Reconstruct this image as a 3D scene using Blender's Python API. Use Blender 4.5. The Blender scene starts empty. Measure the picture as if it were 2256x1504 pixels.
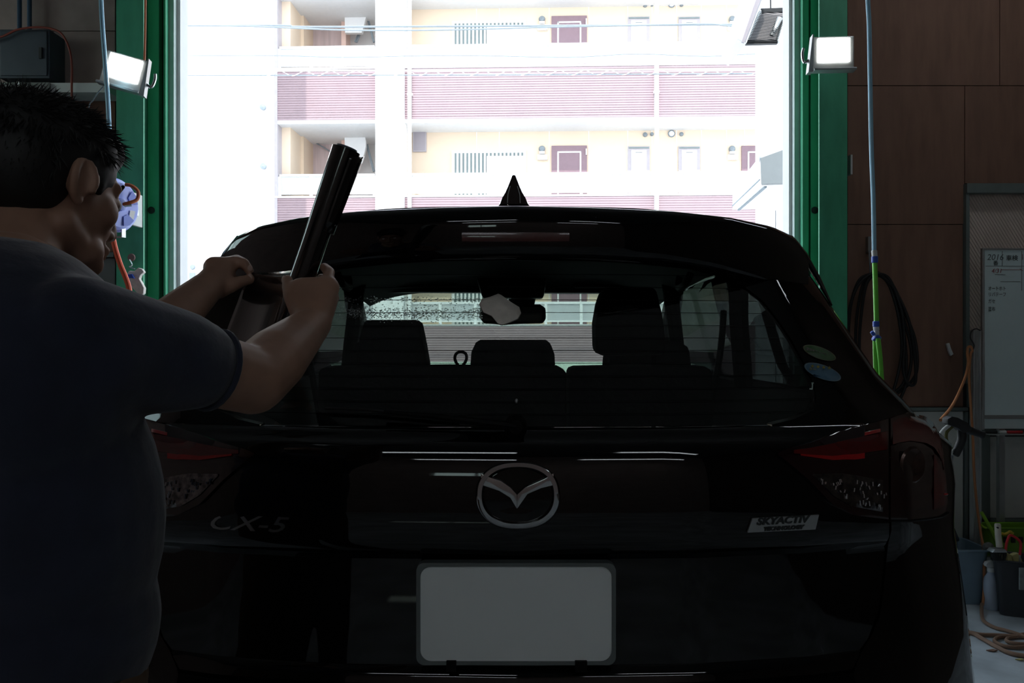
import bpy, bmesh, math, random
from mathutils import Vector, Matrix, Euler
random.seed(7)
SC = bpy.context.scene
COL = SC.collection
PI = math.pi

# ------------------------------------------------------------------ camera, sky, sun, exposure
CAMZ = 1.33
FPX = 1829.0
cam_d = bpy.data.cameras.new('camera'); cam = bpy.data.objects.new('camera', cam_d); COL.objects.link(cam)
cam.location = (0, 0, CAMZ); cam.rotation_euler = (PI/2, 0, 0)
cam_d.sensor_width = 36.0; cam_d.lens = 36.0*FPX/2256.0
cam_d.clip_start = 0.02; cam_d.clip_end = 300
SC.camera = cam
SC.view_settings.view_transform = 'Standard'
SC.view_settings.look = 'None'
SC.view_settings.exposure = 0.85
SC.view_settings.gamma = 1.0
SC.view_settings.use_curve_mapping = False
SC.render.film_transparent = False

w = bpy.data.worlds.new('sky'); SC.world = w; w.use_nodes = True
nt = w.node_tree; nt.nodes.clear()
wo = nt.nodes.new('ShaderNodeOutputWorld'); bg = nt.nodes.new('ShaderNodeBackground')
tcw = nt.nodes.new('ShaderNodeTexCoord'); sx = nt.nodes.new('ShaderNodeSeparateXYZ'); cr = nt.nodes.new('ShaderNodeValToRGB')
nt.links.new(tcw.outputs['Generated'], sx.inputs[0]); nt.links.new(sx.outputs['Z'], cr.inputs[0])
cr.color_ramp.elements[0].position = 0.0; cr.color_ramp.elements[0].color = (0.95, 0.98, 1.0, 1)
cr.color_ramp.elements[1].position = 0.8; cr.color_ramp.elements[1].color = (0.62, 0.8, 1.0, 1)
nt.links.new(cr.outputs[0], bg.inputs[0]); bg.inputs[1].default_value = 2.1
nt.links.new(bg.outputs[0], wo.inputs[0])

sun_d = bpy.data.lights.new('sun', 'SUN'); sun = bpy.data.objects.new('sun', sun_d); COL.objects.link(sun)
sun_d.energy = 2.0; sun_d.angle = math.radians(0.6); sun_d.color = (1.0, 0.96, 0.9)
sun.rotation_euler = Vector((0.04, 0.80, -0.90)).to_track_quat('-Z', 'Y').to_euler()
sun.location = (0, -10, 12)

# ------------------------------------------------------------------ helpers
def P(px, py, Y):
    return Vector(((px-1128.0)/FPX*Y, Y, CAMZ - (py-752.0)/FPX*Y))

def itp(x, xs, ys):
    if x <= xs[0]: return ys[0]
    for i in range(1, len(xs)):
        if x <= xs[i]:
            t = (x-xs[i-1])/(xs[i]-xs[i-1]); return ys[i-1]+(ys[i]-ys[i-1])*t
    return ys[-1]
def tab(x, pts): return itp(x, [p[0] for p in pts], [p[1] for p in pts])

class MB:
    def __init__(s): s.v = []; s.f = []
    def add(s, vs, fs):
        n = len(s.v); s.v += [Vector(v) for v in vs]; s.f += [tuple(i+n for i in f) for f in fs]; return s
    def box(s, a, b, rot=None, c=None):
        a = Vector(a); b = Vector(b)
        x0, x1 = sorted((a.x, b.x)); y0, y1 = sorted((a.y, b.y)); z0, z1 = sorted((a.z, b.z))
        vs = [Vector(p) for p in ((x0,y0,z0),(x1,y0,z0),(x1,y1,z0),(x0,y1,z0),(x0,y0,z1),(x1,y0,z1),(x1,y1,z1),(x0,y1,z1))]
        if rot is not None:
            cc = Vector(c) if c is not None else (a+b)/2
            R = Euler(rot).to_matrix(); vs = [cc + R @ (v-cc) for v in vs]
        return s.add(vs, [(0,3,2,1),(4,5,6,7),(0,1,5,4),(1,2,6,5),(2,3,7,6),(3,0,4,7)])
    def bar(s, p0, p1, w_, h_):
        p0 = Vector(p0); p1 = Vector(p1); d = (p1-p0); L = d.length; d = d/L
        up = Vector((0,0,1)) if abs(d.z) < .95 else Vector((0,1,0))
        a = d.cross(up).normalized(); b = a.cross(d).normalized()
        vs = [p+a*sx_*w_/2+b*sz_*h_/2 for p in (p0,p1) for sx_, sz_ in ((-1,-1),(1,-1),(1,1),(-1,1))]
        return s.add(vs, [(0,1,2,3),(7,6,5,4),(0,4,5,1),(1,5,6,2),(2,6,7,3),(3,7,4,0)])
    def tube(s, pts, r, seg=8, closed=False, cap=True):
        pts = [Vector(p) for p in pts]; n = len(pts)
        rs = r if isinstance(r, (list, tuple)) else [r]*n
        prev = None; rings = []
        for i, p in enumerate(pts):
            if closed: d = pts[(i+1)%n]-pts[i-1]
            else: d = pts[min(i+1,n-1)]-pts[max(i-1,0)]
            if d.length < 1e-9: d = Vector((0,0,1))
            d.normalize()
            if prev is None:
                up = Vector((0,0,1)) if abs(d.z) < .9 else Vector((1,0,0)); a = d.cross(up).normalized()
            else:
                a = prev - d*prev.dot(d)
                a = a.normalized() if a.length > 1e-6 else d.orthogonal().normalized()
            prev = a; b = d.cross(a)
            rings.append([p+(a*math.cos(2*PI*k/seg)+b*math.sin(2*PI*k/seg))*rs[i] for k in range(seg)])
        base = 0; vs = [v for R in rings for v in R]; fs = []
        for i in range(n if closed else n-1):
            j = (i+1)%n
            for k in range(seg):
                k2 = (k+1)%seg; fs.append((i*seg+k, i*seg+k2, j*seg+k2, j*seg+k))
        if cap and not closed:
            fs.append(tuple(range(seg-1,-1,-1))); fs.append(tuple((n-1)*seg+k for k in range(seg)))
        return s.add(vs, fs)
    def lathe(s, prof, origin=(0,0,0), seg=24, rot=None, sx=1, sy=1):
        o = Vector(origin); R = rot if rot is not None else Matrix.Identity(3)
        vs = []; n = len(prof)
        for r, z in prof:
            for k in range(seg):
                a = 2*PI*k/seg; vs.append(o + R @ Vector((r*math.cos(a)*sx, r*math.sin(a)*sy, z)))
        fs = []
        for i in range(n-1):
            for k in range(seg):
                k2 = (k+1)%seg; fs.append((i*seg+k, i*seg+k2, (i+1)*seg+k2, (i+1)*seg+k))
        fs.append(tuple(range(seg-1,-1,-1))); fs.append(tuple((n-1)*seg+k for k in range(seg)))
        return s.add(vs, fs)
    def prism(s, poly, off):
        poly = [Vector(p) for p in poly]; off = Vector(off); n = len(poly)
        vs = poly+[p+off for p in poly]
        fs = [tuple(range(n)), tuple(range(2*n-1, n-1, -1))]
        fs += [(i, i+n, (i+1)%n+n, (i+1)%n) for i in range(n)]
        return s.add(vs, fs)
    def grid(s, rows, closed=False):
        m = len(rows[0]); vs = [v for r in rows for v in r]; fs = []
        for i in range(len(rows)-1):
            for k in range(m if closed else m-1):
                k2 = (k+1)%m; fs.append((i*m+k, i*m+k2, (i+1)*m+k2, (i+1)*m+k))
        return s.add(vs, fs)
    def ell(s, c, r, R=None, seg=20, rings=12):
        c = Vector(c); R = R if R is not None else Matrix.Identity(3)
        vs = [c+R@Vector((0,0,r[2]))]
        for i in range(1, rings):
            t = PI*i/rings
            for k in range(seg):
                a = 2*PI*k/seg; vs.append(c+R@Vector((r[0]*math.sin(t)*math.cos(a), r[1]*math.sin(t)*math.sin(a), r[2]*math.cos(t))))
        vs.append(c-R@Vector((0,0,r[2]))); fs = []
        for k in range(seg): fs.append((0, 1+k, 1+(k+1)%seg))
        for i in range(rings-2):
            for k in range(seg):
                k2 = (k+1)%seg; fs.append((1+i*seg+k, 1+(i+1)*seg+k, 1+(i+1)*seg+k2, 1+i*seg+k2))
        L = len(vs)-1; b = 1+(rings-2)*seg
        for k in range(seg): fs.append((L, b+(k+1)%seg, b+k))
        return s.add(vs, fs)
    def cap(s, p0, p1, r0, r1, seg=16):
        p0 = Vector(p0); p1 = Vector(p1); n = 6; d = (p1-p0); L = d.length or 1e-6; d = d/L
        pts = []; rs = []
        for i in range(n+1):
            t = PI/2*i/n; pts.append(p0-d*r0*math.cos(t)); rs.append(max(r0*math.sin(t), r0*.02))
        for i in range(n+1):
            t = PI/2*i/n; pts.append(p1+d*r1*math.sin(t)); rs.append(max(r1*math.cos(t), r1*.02))
        return s.tube(pts, rs, seg)
    def mirror(s, xc):
        n = len(s.v); s.v += [Vector((2*xc-v.x, v.y, v.z)) for v in s.v]; s.f += [tuple(i+n for i in reversed(f)) for f in s.f]; return s
    def mirrored(s, xc):
        m = MB(); m.v = [Vector((2*xc-v.x, v.y, v.z)) for v in s.v]; m.f = [tuple(reversed(f)) for f in s.f]; return m
    def mesh(s, name, smooth=True, bevel=0, angle=35):
        me = bpy.data.meshes.new(name); me.from_pydata([tuple(v) for v in s.v], [], s.f); me.update()
        bm = bmesh.new(); bm.from_mesh(me)
        bmesh.ops.recalc_face_normals(bm, faces=bm.faces)
        if bevel: bmesh.ops.bevel(bm, geom=[e for e in bm.edges if len(e.link_faces)==2 and e.calc_face_angle(0) > .6], offset=bevel, segments=2, affect='EDGES', profile=.6)
        bm.to_mesh(me); bm.free()
        if smooth:
            me.polygons.foreach_set('use_smooth', [True]*len(me.polygons)); me.set_sharp_from_angle(angle=math.radians(angle))
        return me
    def build(s, name, m, parent=None, smooth=True, bevel=0, angle=35, solid=0):
        o = bpy.data.objects.new(name, s.mesh(name, smooth, bevel, angle)); COL.objects.link(o)
        if m is not None: o.data.materials.append(m)
        if parent is not None: o.parent = parent; o.matrix_parent_inverse = Matrix.Translation(parent.matrix_world.translation).inverted() if False else Matrix.Identity(4)
        if parent is not None:
            o.matrix_parent_inverse = pinv(parent)
        if solid:
            md = o.modifiers.new('solid', 'SOLIDIFY'); md.thickness = solid; md.offset = 0
        return o

def world_of(o):
    M = Matrix.Translation(o.location) @ o.rotation_euler.to_matrix().to_4x4()
    if o.parent is not None: return world_of(o.parent) @ o.matrix_parent_inverse @ M
    return M
def pinv(parent): return world_of(parent).inverted()

def tag(o, label=None, cat=None, group=None, kind=None):
    if label: o['label'] = label
    if cat: o['category'] = cat
    if group: o['group'] = group
    if kind: o['kind'] = kind
    return o
def thing(name, label, cat, loc=(0,0,0), group=None):
    o = bpy.data.objects.new(name, None); COL.objects.link(o); o.location = loc; o.empty_display_size = .1
    return tag(o, label, cat, group)
def spline(pts, n=10, closed=False):
    pts = [Vector(p) for p in pts]; out = []; m = len(pts)
    rng = range(m) if closed else range(m-1)
    for i in rng:
        if closed: p0, p1, p2, p3 = pts[i-1], pts[i], pts[(i+1)%m], pts[(i+2)%m]
        else: p0, p1, p2, p3 = pts[max(i-1,0)], pts[i], pts[i+1], pts[min(i+2,m-1)]
        for k in range(n):
            t = k/n; out.append(.5*((2*p1)+(p2-p0)*t+(2*p0-5*p1+4*p2-p3)*t*t+(3*p1-p0-3*p2+p3)*t**3))
    if not closed: out.append(pts[-1])
    return out
def text(name, s, m, parent, loc, size, rot=(PI/2,0,0), extrude=.0005, shear=0, sx=1, bold=0, align='LEFT'):
    c = bpy.data.curves.new(name, 'FONT'); c.body = s; c.size = size; c.extrude = extrude; c.shear = shear; c.offset = bold
    c.align_x = align; c.align_y = 'CENTER'; c.resolution_u = 3
    o = bpy.data.objects.new(name, c); COL.objects.link(o)
    bpy.context.view_layer.update()
    me = bpy.data.meshes.new_from_object(o.evaluated_get(bpy.context.evaluated_depsgraph_get()))
    bpy.data.objects.remove(o)
    me.transform(Matrix.Translation(loc) @ Euler(rot).to_matrix().to_4x4() @ Matrix.Diagonal((sx,1,1,1)))
    o = bpy.data.objects.new(name, me); COL.objects.link(o); me.materials.clear(); me.materials.append(m)
    if parent is not None: o.parent = parent; o.matrix_parent_inverse = pinv(parent)
    return o
def fuse(name, mb, m, parent, voxel=.005, smooth=4):
    me = bpy.data.meshes.new(name); me.from_pydata([tuple(v) for v in mb.v], [], mb.f); me.update()
    bm = bmesh.new(); bm.from_mesh(me); bmesh.ops.recalc_face_normals(bm, faces=bm.faces); bm.to_mesh(me); bm.free()
    t = bpy.data.objects.new(name, me); COL.objects.link(t)
    r = t.modifiers.new('r', 'REMESH'); r.mode = 'VOXEL'; r.voxel_size = voxel; r.use_smooth_shade = True
    if smooth: q = t.modifiers.new('s', 'SMOOTH'); q.iterations = smooth; q.factor = .5
    bpy.context.view_layer.update()
    me2 = bpy.data.meshes.new_from_object(t.evaluated_get(bpy.context.evaluated_depsgraph_get()))
    bpy.data.objects.remove(t)
    me2.polygons.foreach_set('use_smooth', [True]*len(me2.polygons))
    o = bpy.data.objects.new(name, me2); COL.objects.link(o); me2.materials.clear(); me2.materials.append(m)
    if parent is not None: o.parent = parent; o.matrix_parent_inverse = pinv(parent)
    return o

# ------------------------------------------------------------------ materials
def mat(name, col, rough=.6, metal=0, noise=0, scale=12, bump=0, coat=0, emit=None, spec=.5, col2=None, stretch=(1,1,1), detail=6, sheen=0):
    m = bpy.data.materials.new(name); m.use_nodes = True; t = m.node_tree
    b = t.nodes['Principled BSDF']
    b.inputs['Base Color'].default_value = (*col, 1); b.inputs['Roughness'].default_value = rough; b.inputs['Metallic'].default_value = metal
    b.inputs['Coat Weight'].default_value = coat; b.inputs['Coat Roughness'].default_value = .03; b.inputs['Specular IOR Level'].default_value = spec
    b.inputs['Sheen Weight'].default_value = sheen
    tc = t.nodes.new('ShaderNodeTexCoord'); mp = t.nodes.new('ShaderNodeMapping'); nz = t.nodes.new('ShaderNodeTexNoise')
    t.links.new(tc.outputs['Object'], mp.inputs[0]); mp.inputs['Scale'].default_value = stretch
    t.links.new(mp.outputs[0], nz.inputs['Vector']); nz.inputs['Scale'].default_value = scale; nz.inputs['Detail'].default_value = detail
    r = t.nodes.new('ShaderNodeValToRGB'); t.links.new(nz.outputs[0], r.inputs[0])
    c2 = col2 if col2 else tuple(c*(1-noise) for c in col)
    r.color_ramp.elements[0].position = .35; r.color_ramp.elements[0].color = (*c2, 1)
    r.color_ramp.elements[1].position = .65; r.color_ramp.elements[1].color = (*col, 1)
    t.links.new(r.outputs[0], b.inputs['Base Color'])
    if bump:
        bp = t.nodes.new('ShaderNodeBump'); bp.inputs['Strength'].default_value = bump; bp.inputs['Distance'].default_value = .01
        t.links.new(nz.outputs[0], bp.inputs['Height']); t.links.new(bp.outputs[0], b.inputs['Normal'])
    if emit:
        b.inputs['Emission Color'].default_value = (*emit[0], 1); b.inputs['Emission Strength'].default_value = emit[1]
    return m
def glass(name, tint, refl=.9, rough=.0, ior=1.5):
    m = bpy.data.materials.new(name); m.use_nodes = True; t = m.node_tree; t.nodes.clear()
    o = t.nodes.new('ShaderNodeOutputMaterial'); mx = t.nodes.new('ShaderNodeMixShader'); tr = t.nodes.new('ShaderNodeBsdfTransparent'); gl = t.nodes.new('ShaderNodeBsdfGlossy'); lw = t.nodes.new('ShaderNodeLayerWeight'); lw.inputs[0].default_value = .5; pw = t.nodes.new('ShaderNodeMath'); pw.operation = 'POWER'; pw.inputs[1].default_value = 5; fr = t.nodes.new('ShaderNodeMath'); fr.operation = 'MULTIPLY_ADD'; fr.inputs[1].default_value = .9; fr.inputs[2].default_value = 2*((ior-1)/(ior+1))**2
    t.links.new(lw.outputs['Facing'], pw.inputs[0]); t.links.new(pw.outputs[0], fr.inputs[0]); tr.inputs[0].default_value = (*tint, 1); gl.inputs[0].default_value = (refl,refl,refl,1); gl.inputs[1].default_value = rough
    t.links.new(fr.outputs[0], mx.inputs[0]); t.links.new(tr.outputs[0], mx.inputs[1]); t.links.new(gl.outputs[0], mx.inputs[2]); t.links.new(mx.outputs[0], o.inputs[0])
    return m

M = {}
M['ply'] = mat('dark_plywood', (.27,.145,.100), .8, noise=.18, scale=4, bump=.2, stretch=(6,6,1))
M['plyd'] = mat('darkened_plywood', (.09,.065,.05), .8, noise=.4, scale=4, stretch=(6,6,1))  # plywood darkened so the unseen right wall reflects less in the car
M['ply2'] = mat('grey_brown_glow_board', (.42,.32,.29), .8, noise=.25, scale=5, bump=.1)  # colour raised to carry floodlight glow on the upper left wall
M['concrete'] = mat('floor_concrete', (.68,.75,.78), .45, noise=.45, scale=3, bump=.1)
M['ceil'] = mat('ceiling_paint', (.16,.155,.15), .9, noise=.15)
M['green'] = mat('green_enamel', (.085,.48,.27), .5, noise=.2, scale=5, bump=.1, stretch=(3,3,1))
M['greend'] = mat('green_enamel_dark', (.03,.2,.11), .6, noise=.4, scale=6)
M['frame'] = mat('grey_green_frame', (.55,.68,.64), .5, noise=.1)
M['black'] = mat('black_rubber', (.012,.012,.013), .6)
M['dark'] = mat('dark_plastic', (.02,.021,.022), .55, noise=.1)
M['white'] = mat('white_paint', (.85,.85,.84), .6, noise=.04)
M['whitep'] = mat('white_plastic', (.8,.8,.78), .4, noise=.05)
M['alu'] = mat('aluminium', (.55,.58,.58), .35, metal=.8, noise=.1)
M['greymetal'] = mat('grey_sheet_metal', (.74,.76,.72), .65, noise=.15, scale=3)
M['greyframe'] = mat('grey_steel_frame', (.20,.24,.23), .55, metal=.1, noise=.1)
M['navy'] = mat('navy_grey_cabinet', (.05,.065,.085), .5, noise=.15)
M['bluepipe'] = mat('blue_conduit', (.04,.09,.15), .5, noise=.15)
M['bluehose'] = mat('light_blue_hose', (.40,.72,.92), .35, noise=.1)
M['blue'] = mat('blue_plastic', (.05,.13,.62), .35, noise=.1)
M['reelblue'] = mat('periwinkle_plastic', (.34,.42,.95), .35, noise=.08)
M['greenhose'] = mat('green_hose', (.22,.80,.09), .3, noise=.15)
M['orange'] = mat('orange_cable', (.62,.16,.05), .5, noise=.1)
M['redhose'] = mat('red_hose', (.92,.13,.05), .4, noise=.1)
M['brownhose'] = mat('brown_hose', (.33,.20,.13), .55, noise=.2)
M['greybin'] = mat('blue_grey_bin', (.22,.32,.40), .45, noise=.1)
M['darkbin'] = mat('charcoal_bin', (.035,.04,.047), .45, noise=.1)
M['lime'] = mat('lime_plastic', (.16,.36,.02), .4, noise=.2)
M['yellow'] = mat('yellow_cloth', (.62,.58,.25), .9, noise=.25, scale=30, bump=.4)
M['red'] = mat('red_plastic', (.6,.03,.04), .35, noise=.1)
M['board'] = mat('whiteboard_face', (.72,.86,.86), .35, noise=.06, scale=3)
M['ink'] = mat('black_ink', (.02,.025,.025), .7)
M['inkred'] = mat('red_ink', (.3,.04,.05), .7)
M['inkgrey'] = mat('faded_ink', (.12,.15,.15), .7)
# car
M['paint'] = mat('black_car_paint', (.0025,.0027,.003), .5, coat=1.0, spec=.0, noise=.1)
M['trimblack'] = mat('black_trim', (.004,.004,.004), .5, spec=.1)
M['surround'] = mat('gloss_black_surround', (.003,.003,.003), .5, spec=0, coat=.6)
M['cglass'] = glass('rear_privacy_glass', (.27,.31,.285))
M['wsglass'] = glass('windscreen_glass', (.82,.9,.86))
M['sideglass'] = glass('side_privacy_glass', (.03,.034,.034), refl=.15)
M['chrome'] = mat('chrome', (.55,.56,.57), .12, metal=1)
M['silver'] = mat('satin_silver', (.42,.44,.44), .3, metal=.7)
M['redlens'] = mat('red_lens', (.10,.002,.003), .12, coat=1)
M['redbright'] = mat('red_light_guide', (.42,.008,.01), .25, coat=.6)
M['smoke'] = mat('smoked_lens', (.012,.002,.003), .08, coat=1)
M['crystal'] = mat('clear_facets', (.30,.30,.31), .08, metal=1, noise=.75, scale=90)
M['plate'] = mat('plate_grey', (.80,.86,.855), .8)
M['plateframe'] = mat('plate_frame_grey', (.16,.185,.185), .35, metal=.3)
M['seat'] = mat('dark_seat_fabric', (.014,.014,.014), .9, noise=.3, scale=60, bump=.2, spec=.15)
M['liner'] = mat('grey_headliner', (.2,.215,.205), .9, noise=.08)
M['trimgrey'] = mat('grey_pillar_trim', (.045,.05,.047), .95, noise=.1, spec=.05)
M['linerd'] = mat('dark_interior', (.02,.02,.02), .8)
M['tyre'] = mat('tyre_rubber', (.015,.015,.015), .8)
M['film'] = mat('black_film', (.004,.004,.005), .16, coat=.8, noise=.1)
M['film2'] = mat('grey_film_core', (.10,.12,.14), .35)
M['cloth'] = mat('off_white_cloth', (.88,.83,.75), .95, noise=.15, scale=40, bump=.5)
# person
M['skin'] = mat('skin', (.40,.225,.155), .55, noise=.12, scale=25, bump=.05)
M['hair'] = mat('black_hair', (.010,.009,.009), .6, noise=.3, scale=80)
M['shirt'] = mat('navy_polo_cloth', (.016,.021,.045), .9, noise=.25, scale=20, bump=.3, sheen=.3)
M['trouser'] = mat('khaki_trousers', (.16,.10,.06), .9, noise=.2)
M['shoe'] = mat('shoe_leather', (.02,.02,.02), .5)
# outside
M['peach'] = mat('peach_render', (.86,.70,.54), .8, noise=.02, scale=2)
M['siding'] = mat('mauve_siding', (.36,.265,.285), .7, noise=.06, scale=3)
M['bwhite'] = mat('building_white', (.90,.90,.90), .7, noise=.02)
M['soffit'] = mat('soffit_white', (.80,.80,.80), .8, noise=.03)
M['purple'] = mat('mauve_door', (.26,.17,.20), .5, noise=.05)
M['mauvef'] = mat('mauve_frame', (.48,.44,.47), .5, noise=.05)
M['doorw'] = mat('white_door', (.88,.88,.88), .5, noise=.02)
M['slot'] = mat('window_slot', (.22,.28,.28), .3, noise=.1)
M['railglass'] = glass('balcony_glass', (.72,.76,.80), ior=1.35)
_t = M['railglass'].node_tree; _d = _t.nodes.new('ShaderNodeBsdfDiffuse'); _d.inputs[0].default_value = (.86,.88,.9,1); _x = _t.nodes.new('ShaderNodeMixShader'); _x.inputs[0].default_value = .55
_o = [n for n in _t.nodes if n.type == 'OUTPUT_MATERIAL'][0]; _m = _o.inputs[0].links[0].from_socket; _t.links.new(_m, _x.inputs[1]); _t.links.new(_d.outputs[0], _x.inputs[2]); _t.links.new(_x.outputs[0], _o.inputs[0])
M['road'] = mat('pale_road', (.68,.67,.65), .85, noise=.15, scale=2)
M['fence'] = mat('pale_green_fence', (.55,.66,.56), .6, noise=.1)
M['leaf'] = mat('leaf_green', (.12,.26,.05), .6, noise=.4)
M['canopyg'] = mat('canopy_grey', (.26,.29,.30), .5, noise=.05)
M['cable'] = mat('cable_grey', (.25,.29,.32), .6, noise=.1)
M['lamp'] = mat('led_panel', (1,1,1), .5, emit=((1,.99,.94), 14))
M['tube'] = mat('fluorescent_tube', (1,1,1), .5, emit=((.86,.94,1), 4.0))

# ------------------------------------------------------------------ garage shell
YW = 4.70; XL = -3.7; XR = 3.55; YB = -4.2; ZC = 4.3; T = .15
OL = P(386,0,YW).x; OR = P(1748,0,YW).x; OT = 3.75      # door opening
def struct(name, mb, m, **k):
    o = mb.build(name, m, **k); o['kind'] = 'structure'; return o
struct('floor', MB().box((XL-T,YB-T,-.2),(XR+T,YW+T,0)), M['concrete'], smooth=False)
struct('ceiling', MB().box((XL-T,YB-T,ZC),(XR+T,YW+T,ZC+.2)), M['ceil'], smooth=False)
def sidewall(nm, x0, x1, ya, yb, za, zb, m, wn):
    mb = MB().box((x0,YB-T,0),(x1,ya,ZC)).box((x0,yb,0),(x1,YW+T,ZC)).box((x0,ya,0),(x1,yb,za)).box((x0,ya,zb),(x1,yb,ZC))
    struct(nm, mb, m, smooth=False)
    t = thing(wn, None, None, ((x0+x1)/2,(ya+yb)/2,za)); t['kind'] = 'structure'; xm = (x0+x1)/2
    f = MB()
    for a,b in (((ya,za),(yb,za+.04)),((ya,zb-.04),(yb,zb)),((ya,za),(ya+.04,zb)),((yb-.04,za),(yb,zb)),(((ya+yb)/2-.02,za),((ya+yb)/2+.02,zb))): f.box((xm-.03,a[0],a[1]),(xm+.03,b[0],b[1]))
    f.build('window_frame', M['alu'], t, smooth=False)
    MB().box((xm-.003,ya+.01,za+.01),(xm+.003,yb-.01,zb-.01)).build('pane', M['wsglass'], t, smooth=False)
sidewall('wall_left', XL-T, XL, 3.1, 4.2, 2.5, 3.3, M['ply2'], 'added_window')  # unseen window opening, added to brighten the left wall
struct('wall_right', MB().box((XR,YB-T,0),(XR+T,YW+T,ZC)), M['plyd'], smooth=False)
BWX0, BWX1, BWZ0, BWZ1 = -1.15, -.35, 2.25, 2.55         # high vent window in the rear wall
mb = MB()
mb.box((XL,YB-T,0),(XR,YB,BWZ0)).box((XL,YB-T,BWZ1),(XR,YB,ZC)).box((XL,YB-T,BWZ0),(BWX0,YB,BWZ1)).box((BWX1,YB-T,BWZ0),(XR,YB,BWZ1))
struct('wall_back', mb, M['ply2'], smooth=False)
wb = thing('window_2', None, None, (BWX0,YB,BWZ0)); wb['kind'] = 'structure'
f = MB(); 
for a,b in (((BWX0,YB-.1,BWZ0),(BWX1,YB-.05,BWZ0+.03)),((BWX0,YB-.1,BWZ1-.03),(BWX1,YB-.05,BWZ1)),((BWX0,YB-.1,BWZ0),(BWX0+.03,YB-.05,BWZ1)),((BWX1-.03,YB-.1,BWZ0),(BWX1,YB-.05,BWZ1)),((-.77,YB-.1,BWZ0),(-.74,YB-.05,BWZ1))): f.box(a,b)
f.build('window_frame', M['alu'], wb, smooth=False)
MB().box((BWX0+.01,YB-.08,BWZ0+.01),(BWX1-.01,YB-.074,BWZ1-.01)).build('pane', M['wsglass'], wb, smooth=False)

# front wall, left and right of the drive-through, and the lintel
WX0 = P(2128,0,YW).x; WZ0 = P(0,832,YW).z; WZ1 = P(0,408,YW).z
wfl = struct('wall_front_left', MB().box((XL,YW,0),(OL,YW+T,ZC)), M['linerd'], smooth=False)
mb = MB().box((OR,YW,0),(WX0,YW+T,ZC)).box((WX0,YW,0),(XR,YW+T,WZ0)).box((WX0,YW,WZ1),(XR,YW+T,ZC))
wfr = struct('wall_front_right', mb, M['linerd'], smooth=False)
struct('wall_front_lintel', MB().box((OL,YW,OT),(OR,YW+T,ZC)), M['ply2'], smooth=False)
def sheet(parent, x0, y0, x1, y1, m, th=.012, Y=YW, name='plywood_sheet'):
    a = P(x0,y0,Y-.001); b = P(x1,y1,Y-.001); g = .002
    return MB().box((a.x+g, Y-th, a.z-g),(b.x-g, Y, b.z+g)).build(name, m, parent, smooth=False, bevel=.001)
zt = lambda z: 752-(z-CAMZ)*FPX/YW
top = zt(ZC-.01)
# right side sheets
for x0,y0,x1,y1 in ((1865,top,2200,190),(2200,top,2500,190),(1865,190,2123,495),(2123,190,2500,405),(1865,495,2120,896)):
    sheet(wfr, x0,y0,x1,y1, M['ply'])
# grey dado panels below
for x0,y0,x1,y1 in ((1865,905,2120,1262),(2175,960,2500,1140)):
    sheet(wfr, x0,y0,x1,y1, M['greymetal'], name='metal_panel')
sheet(wfr, 2175,1146,2500,1262, M['greyframe'], name='metal_panel')
# rails around the dado
for x0,y0,x1,y1 in ((1865,896,2128,905),(2120,905,2128,1262),(2128,940,2500,955),(2128,1139,2500,1147),(2128,955,2176,1262)):
    sheet(wfr, x0,y0,x1,y1, M['greyframe'], th=.03, name='rail')
# window with patterned pane
win = thing('window_1', None, None, (P(2128,832,YW))); win['kind'] = 'structure'
m2 = mat('patterned_pane', (.85,.72,.64), .55, noise=.06)
mb = MB(); a = P(2128,428,YW); b = P(2500,832,YW)
MB().box((a.x-.0, YW+.02, P(0,412,YW).z),(XR-.001, YW+.03, b.z-.0)).build('pane', m2, win, smooth=False)
pw = MB()
for i in range(100):
    x = a.x-.9+i*.018
    z0, z1 = b.z, a.z
    p0x, p1x = x, x+(z1-z0)*.6
    q0 = Vector((p0x,YW+.018,z1)); q1 = Vector((p1x,YW+.018,z0))
    if p0x < a.x:
        t = (a.x-p0x)/(p1x-p0x)
        if t >= 1: continue
        q0 = q0.lerp(q1, t)
    if q1.x > XR:
        t = (XR-q0.x)/(q1.x-q0.x)
        if t <= 0: continue
        q1 = q0.lerp(q1, t)
    pw.bar(q0, q1, .003, .003)
o = pw.build('pane_ribs', mat('pane_rib', (.72,.61,.54), .6), win, smooth=False); o['kind'] = 'stuff'
for nm,x0,y0,x1,y1,th in (('header',2120,407,2500,428,.05),('jamb',2120,428,2128,832,.04),('sill',2120,832,2500,844,.05),('lower_panel',2128,844,2500,896,.02)):
    aa = P(x0,y0,YW); bb = P(x1,y1,YW)
    MB().box((aa.x,YW-th,aa.z),(min(bb.x,XR-.001),YW-.0005,bb.z)).build(nm, M['greyframe'], win, smooth=False, bevel=.002)
# left side sheets
for x0,y0,x1,y1 in ((-110,top,256,70),(-110,70,256,212),(-110,212,256,556)):
    sheet(wfl, x0,y0,x1,y1, M['ply2'] if y0 < 190 else M['ply'])  # upper sheets paler, with the floodlight glow put into their colour
sheet(wfl, -320,top,-110,556, M['ply'])
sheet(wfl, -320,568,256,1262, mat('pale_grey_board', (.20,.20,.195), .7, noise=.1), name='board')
sheet(wfl, -320,556,256,568, M['greyframe'], th=.03, name='rail')

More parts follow.
